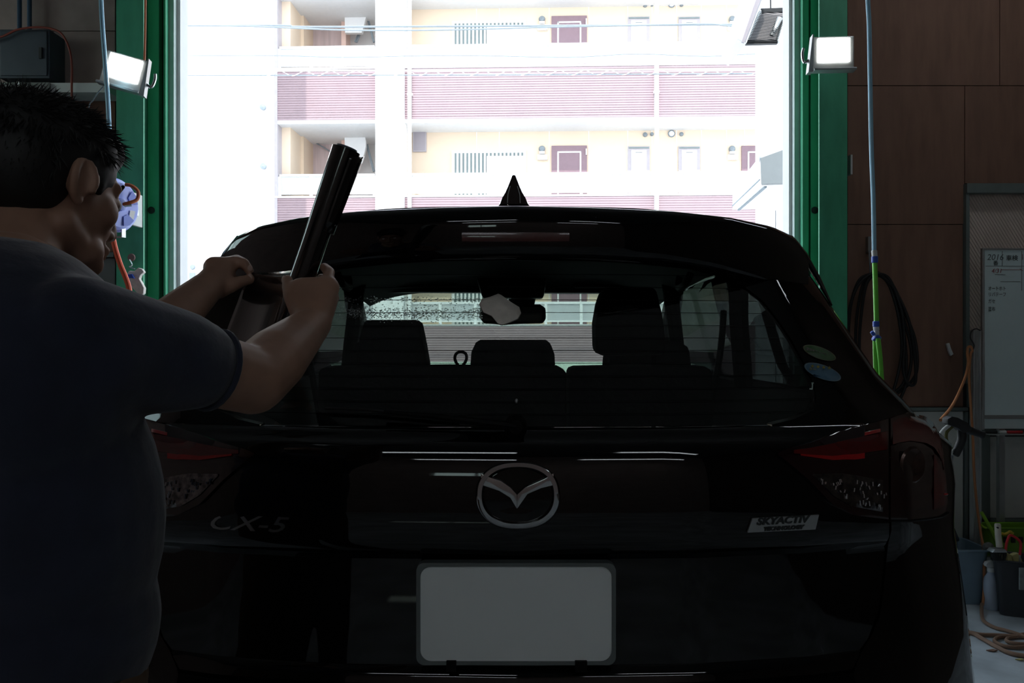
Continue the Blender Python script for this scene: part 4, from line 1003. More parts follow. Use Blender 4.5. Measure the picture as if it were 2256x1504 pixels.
for s in (1,-1):
    Ys = [0,1.9,1.94,2.0,2.08,2.18,2.28,2.38,2.48,2.56,2.62,2.66,2.7,3.0,3.4,3.8,4.2,4.5,4.58,4.62,4.7,4.8,4.9,5.0,5.1,5.2,5.28,5.34,5.37,5.5,5.65,5.78,5.88]
    rows = []
    for j in range(13):
        t = j/12; r = []
        for Y in Ys:
            zl = zlow(Y) if Y else .25
            ztop = 1.14 if Y < 4.3 else tab(Y, [(4.3,1.14),(4.7,1.03),(5.4,.95),(5.88,.84)])
            z = zl+(ztop-zl)*t; x = Wz(z)*(sx_(Y) if Y else 1)
            yy = Y if Y else Yr(Wz(z), z)
            r.append(Vector((XC+x,max(yy,Yr(Wz(z),z)),z)))
        rows.append(r)
    m = MB().grid(rows)
    (m if s==1 else m.mirrored(XC)).build('body_side', M['paint'], car, angle=50)
    # shoulder into the window line
    rows = []
    for z in (1.14,1.16,1.18,1.20):
        rows.append([Vector((XC+Wz(z)*(sx_(Y) if Y else 1), max(Y,Yr(Wz(z),z)), z)) for Y in (0,2.0,2.4,2.8,3.2,3.6,4.0,4.35,4.6)])
    m = MB().grid(rows); (m if s==1 else m.mirrored(XC)).build('window_ledge', M['paint'], car, angle=60)
    # side windows (three) and the pillars between
    def sidepatch(Ya, Yb, z0, z1, Yb1=None, Ya1=None, n=6, inset=0):
        rows = []
        for j in range(n+1):
            t = j/n; z = z0+(z1-z0)*t; a = Ya+((Ya1 if Ya1 is not None else Ya)-Ya)*t; b = Yb+((Yb1 if Yb1 is not None else Yb)-Yb)*t
            rows.append([Vector((XC+Wz(z)-inset, max(a+(b-a)*i/6, Yr(Wz(z),z)), z)) for i in range(7)])
        return rows
    def sp_(rows, name, m_):
        mm = MB().grid(rows); (mm if s==1 else mm.mirrored(XC)).build(name, m_, car, angle=60)
    sp_(sidepatch(0,2.06,1.20,1.56), 'rear_pillar', M['paint'])
    sp_(sidepatch(2.03,2.46,1.165,1.55,2.46,2.12,inset=.006), 'side_window', M['sideglass'])
    sp_(sidepatch(2.42,2.52,1.20,1.53), 'pillar', M['trimblack'])
    sp_(sidepatch(2.46,3.33,1.165,1.55,inset=.006), 'side_window', M['sideglass'])
    sp_(sidepatch(3.28,3.38,1.20,1.53), 'pillar', M['trimblack'])
    sp_(sidepatch(3.33,4.46,1.165,1.55,3.70,inset=.006), 'side_window', M['sideglass'])
    # roof rail strip between windows and roof
    rows = []
    for Y in frange(2.1,3.62,10):
        z = zroof(Y)-.067
        rows.append([Vector((XC+Wz(1.53),Y,1.53)),Vector((XC+(Wz(1.53)+hwr(Y))/2+.005,Y,(1.53+z)/2+.01)),Vector((XC+hwr(Y),Y,z))])
    mm = MB().grid(rows); (mm if s==1 else mm.mirrored(XC)).build('roof_side', M['paint'], car, angle=60)
    mm = MB().tube([Vector((XC+.70,3.62,1.55)),Vector((XC+.745,4.05,1.38)),Vector((XC+.80,4.5,1.14))], [.035,.04,.045], 10)
    (mm if s==1 else mm.mirrored(XC)).build('front_pillar', M['trimblack'], car)
    # interior trim, grab handle, pillar trim, inner wall
    mm = MB().tube(spline([Vector((XC+.60,3.2,1.55)),Vector((XC+.635,3.3,1.42)),Vector((XC+.665,3.34,1.2)),Vector((XC+.67,3.34,.9))],5), .03, 8)
    (mm if s==1 else mm.mirrored(XC)).build('pillar_trim', M['trimgrey'], car)
    mm = MB().tube(spline([Vector((XC+.55,2.25,1.565)),Vector((XC+.615,2.3,1.50)),Vector((XC+.655,2.42,1.38)),Vector((XC+.68,2.46,1.2))],5), .028, 8)
    (mm if s==1 else mm.mirrored(XC)).build('pillar_trim', M['trimgrey'], car)
    mm = MB().tube(spline([Vector((XC+.585,2.75,1.555)),Vector((XC+.575,2.78,1.525)),Vector((XC+.575,2.9,1.52)),Vector((XC+.585,2.94,1.555))],5), .012, 8)
    (mm if s==1 else mm.mirrored(XC)).build('grab_handle', M['linerd'], car)
    mm = MB().box((XC+.70,1.95,.4),(XC+.755,4.4,1.205)); (mm if s==1 else mm.mirrored(XC)).build('door_lining', M['linerd'], car, smooth=False)
    mm = MB().tube(spline([Vector((XC+.62,2.46,1.42)),Vector((XC+.60,2.42,1.30)),Vector((XC+.55,2.36,1.1))],5), .010, 6)
    (mm if s==1 else mm.mirrored(XC)).build('seat_belt', M['linerd'], car)
    # door mirror
    mc = Vector((XC+.98,4.12,1.12)); mm = MB().ell(mc,(.10,.055,.07)); mm.tube([Vector((XC+.84,4.2,1.10)),mc],.022,8)
    (mm if s==1 else mm.mirrored(XC)).build('door_mirror', M['paint'], car)
    # wheels
    for A,nm in ((RA,'wheel'),(FA,'wheel')):
        c = Vector((XC+.81,A,.355)); R_ = Euler((0,PI/2,0)).to_matrix()
        tm = MB().lathe([(.235,-.10),(.32,-.11),(.35,-.095),(.355,0),(.35,.095),(.32,.11),(.235,.10)], c, 40, R_)
        wo_ = (tm if s==1 else tm.mirrored(XC)).build('wheel', M['tyre'], car)
        rm = MB().lathe([(0,.06),(.05,.075),(.06,.05),(.05,.04)], c, 20, R_)
        for q in range(10):
            aa = 2*PI*q/10; rm.bar(c+R_@Vector((.04*math.cos(aa),.04*math.sin(aa),.065)), c+R_@Vector((.23*math.cos(aa),.23*math.sin(aa),.085)), .03,.02)
        rm.tube([c+R_@Vector((.232*math.cos(2*PI*i/32),.232*math.sin(2*PI*i/32),.085)) for i in range(32)], .014, 8, closed=True)
        (rm if s==1 else rm.mirrored(XC)).build('rim', M['silver'], wo_)
# bonnet, front end, underside
rows = []
for Y,z in ((4.58,1.06),(4.7,1.04),(5.0,1.01),(5.3,.975),(5.6,.92),(5.8,.85),(5.9,.74),(5.93,.5),(5.88,.25)):
    hw = Wz(min(z,1.1))*sx_(min(Y,5.88))*.985; rows.append([Vector((XC+hw*(-1+2*i/20),Y-.12*abs(-1+2*i/20)**3*(1 if Y>5.3 else .2),z-.03*abs(-1+2*i/20)**4)) for i in range(21)])
MB().grid(rows).build('bonnet', M['paint'], car, angle=60)
MB().box((XC-.80,1.9,.22),(XC+.80,5.7,.30)).build('underbody', M['trimblack'], car, smooth=False)
rows = []
for t in frange(0,1,8):
    Y = 3.62+(4.58-3.62)*t; z = 1.575+(1.06-1.575)*t; hw = .67+(.80-.67)*t
    rows.append([Vector((XC+hw*(-1+2*i/16),Y-.10*abs(-1+2*i/16)**2*1.0+.04,z)) for i in range(17)])
MB().grid(rows).build('windscreen', M['wsglass'], car, angle=80)
# header above the windscreen, visors, console, dashboard
hd = [P(735,600,3.5),P(1535,600,3.5),P(1500,626,3.5),P(1478,650,3.5),P(1440,646,3.5),P(1350,645,3.5),P(930,643,3.5),P(815,645,3.5),P(790,650,3.5),P(765,640,3.5)]
MB().prism(hd, (0,.08,0)).build('header_panel', M['dark'], car, smooth=False)
for x0,x1 in ((840,1010),(1260,1420)):
    MB().prism([P(x0,600,3.4),P(x1,598,3.4),P(x1-6,632,3.42),P(x0+6,634,3.42)], (0,.02,0)).build('sun_visor', M['navy'], car, bevel=.006)
MB().prism([P(1050,612,3.3),P(1205,612,3.3),P(1198,655,3.32),P(1062,655,3.32)], (0,.14,0)).build('overhead_console', M['dark'], car, bevel=.01)
MB().prism([P(1118,648,3.5),P(1182,648,3.5),P(1174,690,3.55),P(1128,690,3.55)], (0,.08,0)).build('camera_housing', M['linerd'], car, bevel=.01)
mr = MB().prism([P(1058,672,3.42),P(1070,669,3.42),P(1190,670,3.42),P(1202,678,3.42),P(1203,702,3.42),P(1196,712,3.42),P(1150,713,3.42),P(1110,715,3.42),P(1066,712,3.42),P(1056,700,3.42)], (0,.04,0)).build('interior_mirror', M['linerd'], car, bevel=.008)
MB().prism([P(1066,676,3.412),P(1190,676,3.412),P(1194,683,3.412),P(1194,703,3.412),P(1188,708,3.412),P(1066,706,3.412)], (0,.004,0)).build('mirror_glass', M['chrome'], mr, smooth=False)
MB().box((XC-.78,4.2,.75),(XC+.78,4.7,1.03)).build('dashboard', M['linerd'], car, bevel=.04)
MB().tube([Vector((XC+.37+.18*math.cos(a),3.95+.07*math.sin(a),.98+.16*math.sin(a))) for a in [2*PI*i/28 for i in range(28)]], .014, 8, closed=True).build('steering_wheel', M['linerd'], car)

# seats
def softbox(a, b, r, m, name, parent, taper=1.0, lean=0):
    a = Vector(a); b = Vector(b); c = (a+b)/2; h = (b-a)/2; rows = []
    n = 10
    for i in range(n+1):
        t = -1+2*i/n; z = c.z+h.z*t; e = max(0,1-abs(t)**6)**(1/6) if abs(t) < 1 else .0
        e = max(e, .72); k = 1-(1-taper)*(t+1)/2
        ring = []
        for q in range(24):
            an = 2*PI*q/24; ca, sa = math.cos(an), math.sin(an)
            ring.append(Vector((c.x+h.x*k*e*math.copysign(abs(ca)**.45,ca), c.y+lean*t+h.y*e*math.copysign(abs(sa)**.6,sa), z)))
        rows.append(ring)
    mb = MB().grid(rows, closed=True); mb.f.append(tuple(reversed(range(24)))); mb.f.append(tuple(range(n*24,(n+1)*24)))
    return mb.build(name, m, parent, angle=60)
YS = 2.2
def xs(px, Y=YS): return P(px,752,Y).x
ztop = P(0,808,YS).z
def seatback(x0, x1):
    pts = [(x0,1100),(x0,818),(x0+5,812),(x0+16,808),((x0+x1)/2,805),(x1-18,807),(x1-7,812),(x1-1,822),(x1,1100)]
    return MB().prism([P(x,y,YS) for x,y in pts], (0,.14,0)).build('rear_seatback', M['seat'], car, bevel=.01)
rb1 = seatback(700,1249); rb2 = seatback(1254,1572)
hy = YS+.02
def headrest(pts, par, Y=hy):
    MB().prism([P(x,y,Y) for x,y in pts], (0,.10,0)).build('headrest', M['seat'], par, bevel=.012)
headrest([(788,812),(790,745),(800,710),(808,704),(915,704),(924,710),(934,760),(943,812)], rb1)
headrest([(1035,812),(1038,775),(1048,754),(1058,748),(1202,748),(1213,754),(1222,780),(1224,812)], rb1)
headrest([(1312,770),(1311,710),(1318,668),(1328,638),(1338,632),(1438,632),(1448,640),(1460,690),(1467,740),(1464,782),(1335,784),(1320,778)], rb2)
for x in (1338,1440):
    MB().tube([P(x,780,hy+.05),P(x,815,hy+.05)], .0065, 8).build('headrest_post', M['chrome'], rb2)
MB().tube(spline([P(1016,811,hy),P(1006,800,hy),P(1002,788,hy),P(1006,778,hy),P(1015,775,hy),P(1025,778,hy),P(1028,788,hy),P(1024,799,hy),P(1014,811,hy)],5), .0045, 6).build('strap_loop', M['linerd'], rb1)
for s in (-1,1):
    fs = softbox((XC+s*.36-.27,3.0,.55),(XC+s*.36+.27,3.14,1.14),.03,M['seat'],'front_seatback',car,.85,.05)
    fsx = XC+s*.47
    softbox((fsx-.15,3.05,1.10),(fsx+.20 if s>0 else fsx+.13,3.16,1.334),.03,M['seat'],'headrest',fs,.9,.0)
    softbox((XC+s*.36-.25,3.15,.45),(XC+s*.36+.25,3.65,.62),.03,M['seat'],'seat_cushion',fs,1)
MB().box((XC-.72,1.62,.55),(XC+.72,2.2,.60)).build('boot_floor', M['linerd'], car, smooth=False)
MB().box((XC-.70,1.60,1.0),(XC+.70,2.15,1.03)).build('parcel_cover', M['linerd'], car, smooth=False)
MB().box((XC-.72,2.2,.30),(XC+.72,4.4,.34)).build('cabin_floor', M['linerd'], car, smooth=False)

# antenna fin
rows = []
for Y,h,wd in ((1.84,.0,.002),(1.85,.030,.007),(1.87,.062,.010),(1.885,.066,.012),(1.90,.050,.020),(1.93,.028,.028),(1.97,.010,.020),(1.99,.0,.004)):
    zb = zroof(Y)-.004
    rows.append([Vector((XC-.004+x_*wd*1.5,Y,zb+h*hh+.004)) for x_,hh in ((-1.3,0),(-.9,.25),(-.45,.6),(-.25,.92),(0,1),(.25,.92),(.45,.6),(.9,.25),(1.3,0))])
mb = MB()
base = P(1132,447,1.88)
prof = [(1098,449),(1103,436),(1111,424),(1118,410),(1124,396),(1128,387),(1132,385),(1136,387),(1140,396),(1146,410),(1153,424),(1161,436),(1167,449)]
rws = []
for t in frange(0,1,8):
    yy = 1.86+.14*t; k = (1-t)**.8 if t < 1 else 0
    rws.append([Vector((P(1132,0,1.86).x+(P(x,0,1.86).x-P(1132,0,1.86).x)*(.35+.65*k if False else max(.15,math.sin(PI*min(1,.35+t*.65)))), yy, P(0,449,1.86).z+(P(0,y,1.86).z-P(0,449,1.86).z)*k)) for x,y in prof])
mb.grid(rws); k = len(prof); mb.f.append(tuple(range(k))); mb.build('antenna_fin', M['paint'], car)
mb = MB()
for s in (-1,1): mb.tube([P(1132+s*14,447,1.857),P(1132+s*13,428,1.857),P(1132+s*8,410,1.857)], .0008, 5)
mb.build('fin_seam', M['silver'], car)

# lamps
LT = [(1712,996),(1730,988),(1780,975),(1860,946),(1955,921)]; LB = [(1712,1000),(1740,1022),(1780,1056),(1830,1108),(1880,1133),(1955,1142)]
RT = [(1957,921),(1975,914),(2000,908),(2035,916),(2053,930),(2066,958),(2076,1010),(2083,1095)]; RB = [(1957,1142),(2000,1142),(2040,1138),(2065,1134),(2078,1125),(2083,1105)]
def lampgrid(top, bot, px0, px1, f0, f1, off, nx=24, ny=6, depth=.015):
    rows = []
    for i in range(nx+1):
        px = px0+(px1-px0)*i/nx; a = tab(px,top); b = tab(px,bot)
        r = [spx(px, a+(b-a)*(f0+(f1-f0)*j/ny), off) for j in range(ny+1)]
        r = [r[0]+Vector((0,depth,0))]+r+[r[-1]+Vector((0,depth,0))]
        rows.append(r)
    rows = [[v+Vector((0,depth,0)) for v in rows[0]]]+rows+[[v+Vector((0,depth,0)) for v in rows[-1]]]
    return MB().grid(rows)
def both(mb, name, m, parents, **k):
    r = []
    for s,p in zip((1,-1),parents): r.append((mb if s==1 else mb.mirrored(XC)).build(name, m, p, **k))
    return r
cr2 = (car,car)
hl = both(lampgrid(LT,LB,1712,1954,0,1,.007), 'tail_lamp', M['smoke'], cr2)
ol = both(lampgrid(RT,RB,1958,2083,0,1,.008), 'tail_lamp', M['smoke'], cr2)
both(lampgrid(LT,LB,1745,1950,.12,.30,.0095,ny=3,depth=.002), 'light_guide', M['redlens'], hl)
both(lampgrid(LT,LB,1760,1900,.30,.36,.0100,ny=2,depth=.002), 'light_guide', M['redbright'], hl)
both(lampgrid(LT,LB,1900,1934,.075,.11,.0108,ny=2,depth=.002), 'light_guide', M['redbright'], hl)
both(lampgrid([(1790,1042),(1850,1040),(1940,1055)],[(1790,1046),(1830,1088),(1870,1112),(1940,1125)],1790,1940,0,1,.0095,ny=8,depth=.002), 'clear_reflector', M['crystal'], hl, angle=10)
both(lampgrid(RT,RB,1962,2074,.03,.26,.0100,ny=4,depth=.002), 'light_guide', M['redlens'], ol)
both(lampgrid([(2052,1000),(2078,1050)],[(2052,1120),(2078,1110)],2052,2078,0,1,.0100,nx=8,depth=.002), 'light_guide', M['redlens'], ol)
# round bulb reflector and orange-red point
mb = MB()
c = spx(2003,1022,.006)
nn = Vector((.45,-.9,0)).normalized(); sd = Vector((0,0,1)).cross(nn); R_ = Matrix((sd,Vector((0,0,1)),nn)).transposed()
mb.lathe([(0,.0),(.030,.0),(.034,.004),(.030,.007),(.020,.004),(0,.002)], c, 24, R_)
both(mb, 'bulb_reflector', mat('brown_reflector', (.10,.06,.05), .2, metal=.6, noise=.4, scale=60), ol)
for px,py,r in ((2076,1086,.004),):
    both(MB().ell(spx(px,py,.010),(r*1.6,r,r*.6),seg=10,rings=6), 'side_reflector', M['redbright'], ol)
mb = MB()
random.seed(3)
for i in range(36):
    px = 1800+random.random()*150; py = tab(px,[(1790,1046),(1950,1060)])+random.random()*max(6,(tab(px,LB)-30-tab(px,[(1790,1046),(1950,1060)])))
    a = spx(px,py,.0125); mb.bar(a, a+Vector((random.uniform(-.003,.003),0,-random.uniform(.003,.009))), .0018,.0018)
both(mb, 'reflector_facets', M['chrome'], hl, smooth=False)
# lamp trim line
both(MB().tube([spx(x,y,.006) for x,y in ((1958,1145),(2000,1145),(2040,1141),(2070,1136),(2084,1128))], .003, 6), 'lamp_trim', M['trimblack'], ol)

# emblem: oval ring with wings
EC = spx(1141,1091); ey = EC.y-.003
def E(px, py, d=0): 
    p = P(px,py,ey-d); return p
ring_o = []; N = 56; rws = []
for rr,dd in ((1.0,0.0),(1.0,.006),(.955,.010),(.86,.010),(.82,.004),(.82,0)):
    r = []
    for i in range(N):
        a = 2*PI*i/N; ca, sa = math.cos(a), math.sin(a); e = .86
        r.append(E(1141+93*rr*math.copysign(abs(ca)**e,ca), 1091-75*(rr if rr>.9 else rr-.02)*math.copysign(abs(sa)**e,sa), dd))
    rws.append(r)
em = MB().grid(rws+[rws[0]], closed=True).build('emblem', M['chrome'], car, angle=50)
wing = [(1059,1040),(1081,1050),(1103,1057),(1124,1071),(1139,1087),(1157,1071),(1180,1061),(1200,1052),(1219,1040),(1221,1066),(1192,1073),(1162,1086),(1139,1119),(1124,1094),(1100,1079),(1061,1066)]
top_ = [E(x,y,.009) for x,y in wing]; ctr = [E(x,y,.0115) for x,y in ((1068,1053),(1090,1062),(1122,1082),(1139,1103),(1158,1080),(1190,1065),(1212,1052))]
wm = MB(); wm.prism([E(x,y,.0) for x,y in wing[:5]+wing[12:]], (0,-.009,0)); wm.prism([E(x,y,.0) for x,y in wing[4:13]], (0,-.009,0))
wm.build('wing', M['chrome'], em, bevel=.0012)
MB().prism([E(x,y,.0) for x,y in [(1141+76*math.cos(2*PI*i/32),1091+60*math.sin(2*PI*i/32)) for i in range(32)]], (0,.002,0)).build('backing', M['paint'], em, smooth=False)

# badges
bc = spx(1725,1153)
bq = [spx(x,y,.0045) for x,y in ((1645,1172),(1656,1140),(1803,1132),(1795,1165))]
bk_ = [v+Vector((0,.006,0)) for v in bq]
bm2 = MB().add(bq+bk_, [(0,1,2,3),(7,6,5,4),(0,4,5,1),(1,5,6,2),(2,6,7,3),(3,7,4,0)]).build('badge', M['silver'], car, smooth=False, bevel=.001)
bm2['label'] = 'slanted silver badge'
dirx = (bq[2]-bq[1]).normalized(); ang = math.atan2(dirx.y, dirx.x); tilt_ = math.atan2(dirx.z, math.hypot(dirx.x,dirx.y))
def badge_text(s_, px, py, size, m_, name, parent, off, shear=.25, sx=1.25, bold=.0006):
    o = text(name, s_, m_, None, (0,0,0), size, rot=(0,0,0), extrude=.0008, shear=shear, sx=sx, bold=bold)
    Mx = Matrix.Translation(spx(px,py,off)) @ Matrix.Rotation(ang,4,'Z') @ Matrix.Rotation(-tilt_,4,'Y') @ Matrix.Rotation(PI/2,4,'X')
    o.data.transform(Mx); o.parent = parent; o.matrix_parent_inverse = pinv(parent); return o
badge_text('SKYACTIV', 1665, 1148, .0165, M['ink'], 'lettering', bm2, .0055)
badge_text('TECHNOLOGY', 1680, 1164, .0085, M['ink'], 'lettering', bm2, .0055)
lx = spx(457,1150); lx2 = spx(655,1146); d_ = (lx2-lx).normalized(); ang = math.atan2(d_.y,d_.x); tilt_ = 0
lt = badge_text('CX-5', 455, 1149, .037, mat('dark_chrome', (.32,.32,.32), .3, metal=1), 'model_letters', car, .003, shear=.35, sx=1.75, bold=.0002)

# number plate
py0 = 1.372
pf = rrect(0,0,1,1,1,0)
def plate_ring(x0,y0,x1,y1,r,Y):
    c0 = P((x0+x1)/2,(y0+y1)/2,Y); hx = (x1-x0)/2/FPX*Y; hz = (y1-y0)/2/FPX*Y; rr = r/FPX*Y
    return [Vector((v.x,Y,v.y)) for v in rrect(c0.x,c0.z,hx,hz,rr,0)]
PY = 1.375
a_ = plate_ring(917,1240,1357,1465,18,PY); b_ = plate_ring(926,1248,1348,1457,24,PY); c_ = [v+Vector((0,.003,0)) for v in b_]; d2 = [v+Vector((0,.022,0)) for v in a_]
pm = MB().grid([d2,a_,b_,c_], closed=True); pm.build('plate_frame', M['plateframe'], car, angle=40)
nb_ = MB(); nb_.prism(plate_ring(922,1245,1352,1460,26,PY+.0025), (0,.004,0)); pl = nb_.build('number_plate', M['plate'], car, smooth=False); pl['label'] = 'blank grey number plate'
for x in (995,1279):
    MB().box(P(x-12,1457,PY-.004), P(x+12,1468,PY+.02)).build('plate_clip', M['trimblack'], car, smooth=False, bevel=.001)

# wiper with pivot and nozzle
pv = spx(1136,938,.012)
MB().lathe([(0,0),(.020,0),(.018,.012),(.012,.018),(0,.019)], pv+Vector((0,.012,0)), 20, Euler((PI/2,0,0)).to_matrix()).build('wiper_pivot', M['trimblack'], car)
wa = MB().tube([pv]+[spx(x,y,.02) for x,y in ((1080,930),(960,915),(850,905))], [.008,.007,.005,.004], 8).build('wiper_arm', M['trimblack'], car)
MB().tube([spx(x,y,.010) for x,y in ((1010,918),(900,908),(790,900),(720,898))], .003, 6).build('wiper_blade', M['black'], wa)
nz_ = spx(1138,883,.002); MB().ell(nz_,(.003,.004,.0045),seg=10,rings=6).build('washer_nozzle', M['silver'], car)

# stickers on the right of the rear glass
def sticker(px, py, hw, hh, slope, m_, mrim, name, label):
    pts = []; n = 36
    for rr in (1.0,.93):
        r = []
        for i in range(n):
            a = 2*PI*i/n; dx = hw*rr*math.cos(a); dy = hh*rr*math.sin(a)
            r.append(spx(px+dx, py+dy+slope*dx, .003))
        pts.append(r)
    m = MB().grid([[v+Vector((0,.003,0)) for v in pts[0]],pts[0],pts[1]], closed=True)
    ctr = spx(px,py,.0034); k = len(m.v); m2_ = MB(); m2_.v = [ctr]+pts[1]; m2_.f = [(0,1+i,1+(i+1)%n) for i in range(n)]
    o = m.build(name, mrim, car, angle=60); m2_.build('face', m_, o); o['label'] = label
    return o
gs = sticker(1804.5,777,36,13.5,.32,mat('sticker_green',(.035,.12,.03),.5,noise=.5,scale=20),mat('sticker_rim',(.12,.11,.05),.5),'sticker','oval green sticker')
bs = sticker(1811.5,819,40,16,.32,mat('sticker_blue',(.05,.15,.24),.5,noise=.15,scale=30),mat('sticker_rim2',(.12,.2,.26),.5),'sticker','oval blue sticker with four stars')
p1_ = spx(1775,765); p2_ = spx(1840,787); d_ = (p2_-p1_).normalized(); ang = math.atan2(d_.y,d_.x); tilt_ = math.atan2(d_.z,math.hypot(d_.x,d_.y))
badge_text('燃費基準達成車', 1774, 768.5, .0072, mat('sticker_txt',(.22,.22,.2),.6), 'lettering', gs, .0050, shear=0, sx=1, bold=.0001)
badge_text('低排出ガス車', 1781, 812.5, .0072, mat('sticker_txt2',(.26,.27,.2),.6), 'lettering', bs, .0050, shear=0, sx=1.15, bold=.0001)
badge_text('国土交通大臣認定車', 1790, 826.5, .0038, mat('sticker_txt3',(.02,.07,.13),.6), 'lettering', bs, .0050, shear=0, sx=1.0)
st = MB()
for i in range(4):
    cx0, cy0 = 1788+i*12.3, 806+i*1.3; pp = []
    for j in range(10):
        r_ = 4.6 if j%2==0 else 2.0; a = -PI/2+PI*j/5; pp.append(spx(cx0+r_*math.cos(a), cy0+r_*math.sin(a), .0050))
    c_ = sum(pp, Vector())/10; k = len(st.v); st.v += [c_]+pp; st.f += [(k,k+1+j,k+1+(j+1)%10) for j in range(10)]
st.build('stars', mat('star_yellow',(.30,.24,.02),.6), bs, smooth=False)

# wet streak: droplets on the glass
random.seed(11)
dr = MB()
for i in range(1500):
    px = random.uniform(732,1062); t = random.random()
    py = random.gauss(691,7) if t < .72 else random.uniform(656,700)
    if t >= .72 and random.random() < .5: py = random.gauss(660,3)
    p = spx(px, py, 0); p.y -= .0
    r = random.uniform(.0005,.0012)
    dr.ell(p,(r*random.uniform(1,1.6),r*.8,r),seg=6,rings=4)
m_w = bpy.data.materials.new('water'); m_w.use_nodes = True; bb = m_w.node_tree.nodes['Principled BSDF']; bb.inputs['Transmission Weight'].default_value = 1; bb.inputs['Roughness'].default_value = .02; bb.inputs['IOR'].default_value = 1.33; bb.inputs['Base Color'].default_value = (.95,1,.98,1)
dr.build('water_droplets', m_w, car)['kind'] = 'stuff'

# folded cloth stuck on the rear glass
cp = [(1058,672),(1064,660),(1080,656),(1098,649),(1105,652),(1124,666),(1142,677),(1146,690),(1140,702),(1132,706),(1118,712),(1106,716),(1097,712),(1084,696),(1066,688)]
f_ = [spx(x,y,.022) for x,y in cp]; b_2 = [spx(x,y,.001) for x,y in cp]; cc_ = spx(1103,684,.032)
mb = MB(); n = len(cp); mid = [(a+cc_)/2+Vector((0,-.002,0)) for a in f_]
mb.v = b_2+[ (a+b)/2+ (a-cc_)*.05 for a,b in zip(f_,b_2)]+f_+mid+[cc_]
for k in range(3):
    for i in range(n): mb.f.append((k*n+i,k*n+(i+1)%n,(k+1)*n+(i+1)%n,(k+1)*n+i))
mb.f += [(3*n+i,3*n+(i+1)%n,4*n) for i in range(n)]; mb.f.append(tuple(reversed(range(n))))
o = mb.build('wiping_cloth', M['cloth'], angle=60); tag(o, 'off-white folded cloth stuck on the rear window, in front of the interior mirror', 'cloth')

# ------------------------------------------------------------------ the man at the left
man = thing('person', 'man in a navy polo shirt seen from behind, holding up a black film roll', 'person', (-.60,.98,0))
V = Vector
HC = P(104,412,1.10)                                   # head centre
HR = Euler((0,0,math.radians(-25))).to_matrix() @ Euler((math.radians(-13),0,0)).to_matrix()
def H(x, y, z): return HC + HR @ V((x,y,z))
lsh = V((-.75,1.06,1.395)); rsh = P(165,732,.90)
lel = P(282,792,1.25); lwr = P(462,628,1.44)
rel = P(556,838,1.10); rwr = P(691,712,1.26)
def R_to(d):
    return V(d).to_track_quat('Z','Y').to_matrix()
body = MB()
# trunk
hipL = V((-.655,1.03,.90)); hipR = V((-.515,.94,.90))
body.ell(V((-.59,.98,.95)), (.165,.12,.13), Euler((0,0,math.radians(-32))).to_matrix())
body.ell(V((-.59,.98,1.12)), (.15,.115,.18), Euler((0,0,math.radians(-32))).to_matrix())
body.ell(V((-.60,.97,1.29)), (.165,.12,.17), Euler((0,0,math.radians(-32))).to_matrix())
body.cap(V((-.61,1.0,1.33)), lsh, .075, .055); body.cap(V((-.60,.96,1.33)), rsh, .075, .055)
# neck
nb0 = V((-.625,.99,1.38)); body.cap(nb0, H(0,-.02,-.06), .062, .056)
body.cap(V((-.62,.97,1.39)), rsh+V((-.03,.02,.01)), .055, .045); body.cap(V((-.63,1.0,1.39)), lsh, .05, .045)
# legs and feet
for hp, kn, an, tdir in ((hipL, V((-.67,1.10,.49)), V((-.68,1.08,.08)), V((.10,.17,0))), (hipR, V((-.50,.98,.49)), V((-.49,.95,.08)), V((.11,.17,0)))):
    body.cap(hp, kn, .085, .055); body.cap(kn, an, .056, .036); body.cap(an+V((0,0,-.03)), an+tdir+V((0,0,-.048)), .035, .028)
# arms
body.cap(rsh, rel, .053, .045); body.cap(rel, rel.lerp(rwr,.35), .0455, .0445); body.cap(rel.lerp(rwr,.35), rwr, .0445, .0275)
body.cap(lsh, lel, .052, .043); body.cap(lel, lel.lerp(lwr,.35), .043, .042); body.cap(lel.lerp(lwr,.35), lwr, .042, .027)
# right hand: palm, fingers behind the roll, thumb on its left
rp = P(688,655,1.285)
body.cap(rwr, rp+V((-.012,0,-.004)), .027, .026); body.cap(rwr, rp+V((.014,.006,-.002)), .026, .025)
body.cap(rp+V((-.018,0,.012)), rp+V((.022,.012,.016)), .019, .018)
def finger(pts, rads):
    for i in range(len(pts)-1): body.cap(pts[i], pts[i+1], rads[i], rads[i+1], 12)
finger([P(664,682,1.275),P(645,655,1.28),P(637,634,1.29),P(633,616,1.305)], [.020,.0145,.0115,.0088])
for i,(a,b,c,d) in enumerate(((P(706,648,1.285),P(720,618,1.30),P(726,600,1.325),P(714,588,1.350)),
                  (P(714,660,1.295),P(731,636,1.325),P(730,620,1.355),P(708,612,1.372)),
                  (P(716,676,1.30),P(735,656,1.335),P(732,642,1.362),P(708,636,1.376)),
                  (P(712,692,1.295),P(729,676,1.325),P(727,664,1.348),P(704,658,1.362)))):
    k = (1,1,.95,.85)[i]; finger([a,b,c,d],[.0135*k,.0105*k,.0095*k,.0082*k])
# left hand: pinching the sheet
lp_ = P(496,604,1.475)
body.cap(lwr, lp_+V((-.006,0,.008)), .027, .024); body.cap(lwr, lp_+V((.0,.008,-.014)), .025, .021)
body.cap(P(474,590,1.47), P(505,585,1.49), .021, .016)
for i,dy in enumerate((0,.022,.042,.060)):
    k = (1,1.03,.97,.85)[i]
    finger([P(497,582,1.475+dy*.6)+V((0,0,0)), P(518,575-2*i,1.48+dy)+V((0,.01,0)), P(538,580,1.485+dy), P(549,596,1.487+dy*.7)], [.0135*k,.0108*k,.0098*k,.0085*k])
finger([P(480,636,1.455),P(508,630,1.455),P(530,620,1.465),P(552,615,1.478)], [.019,.0125,.0110,.0092])
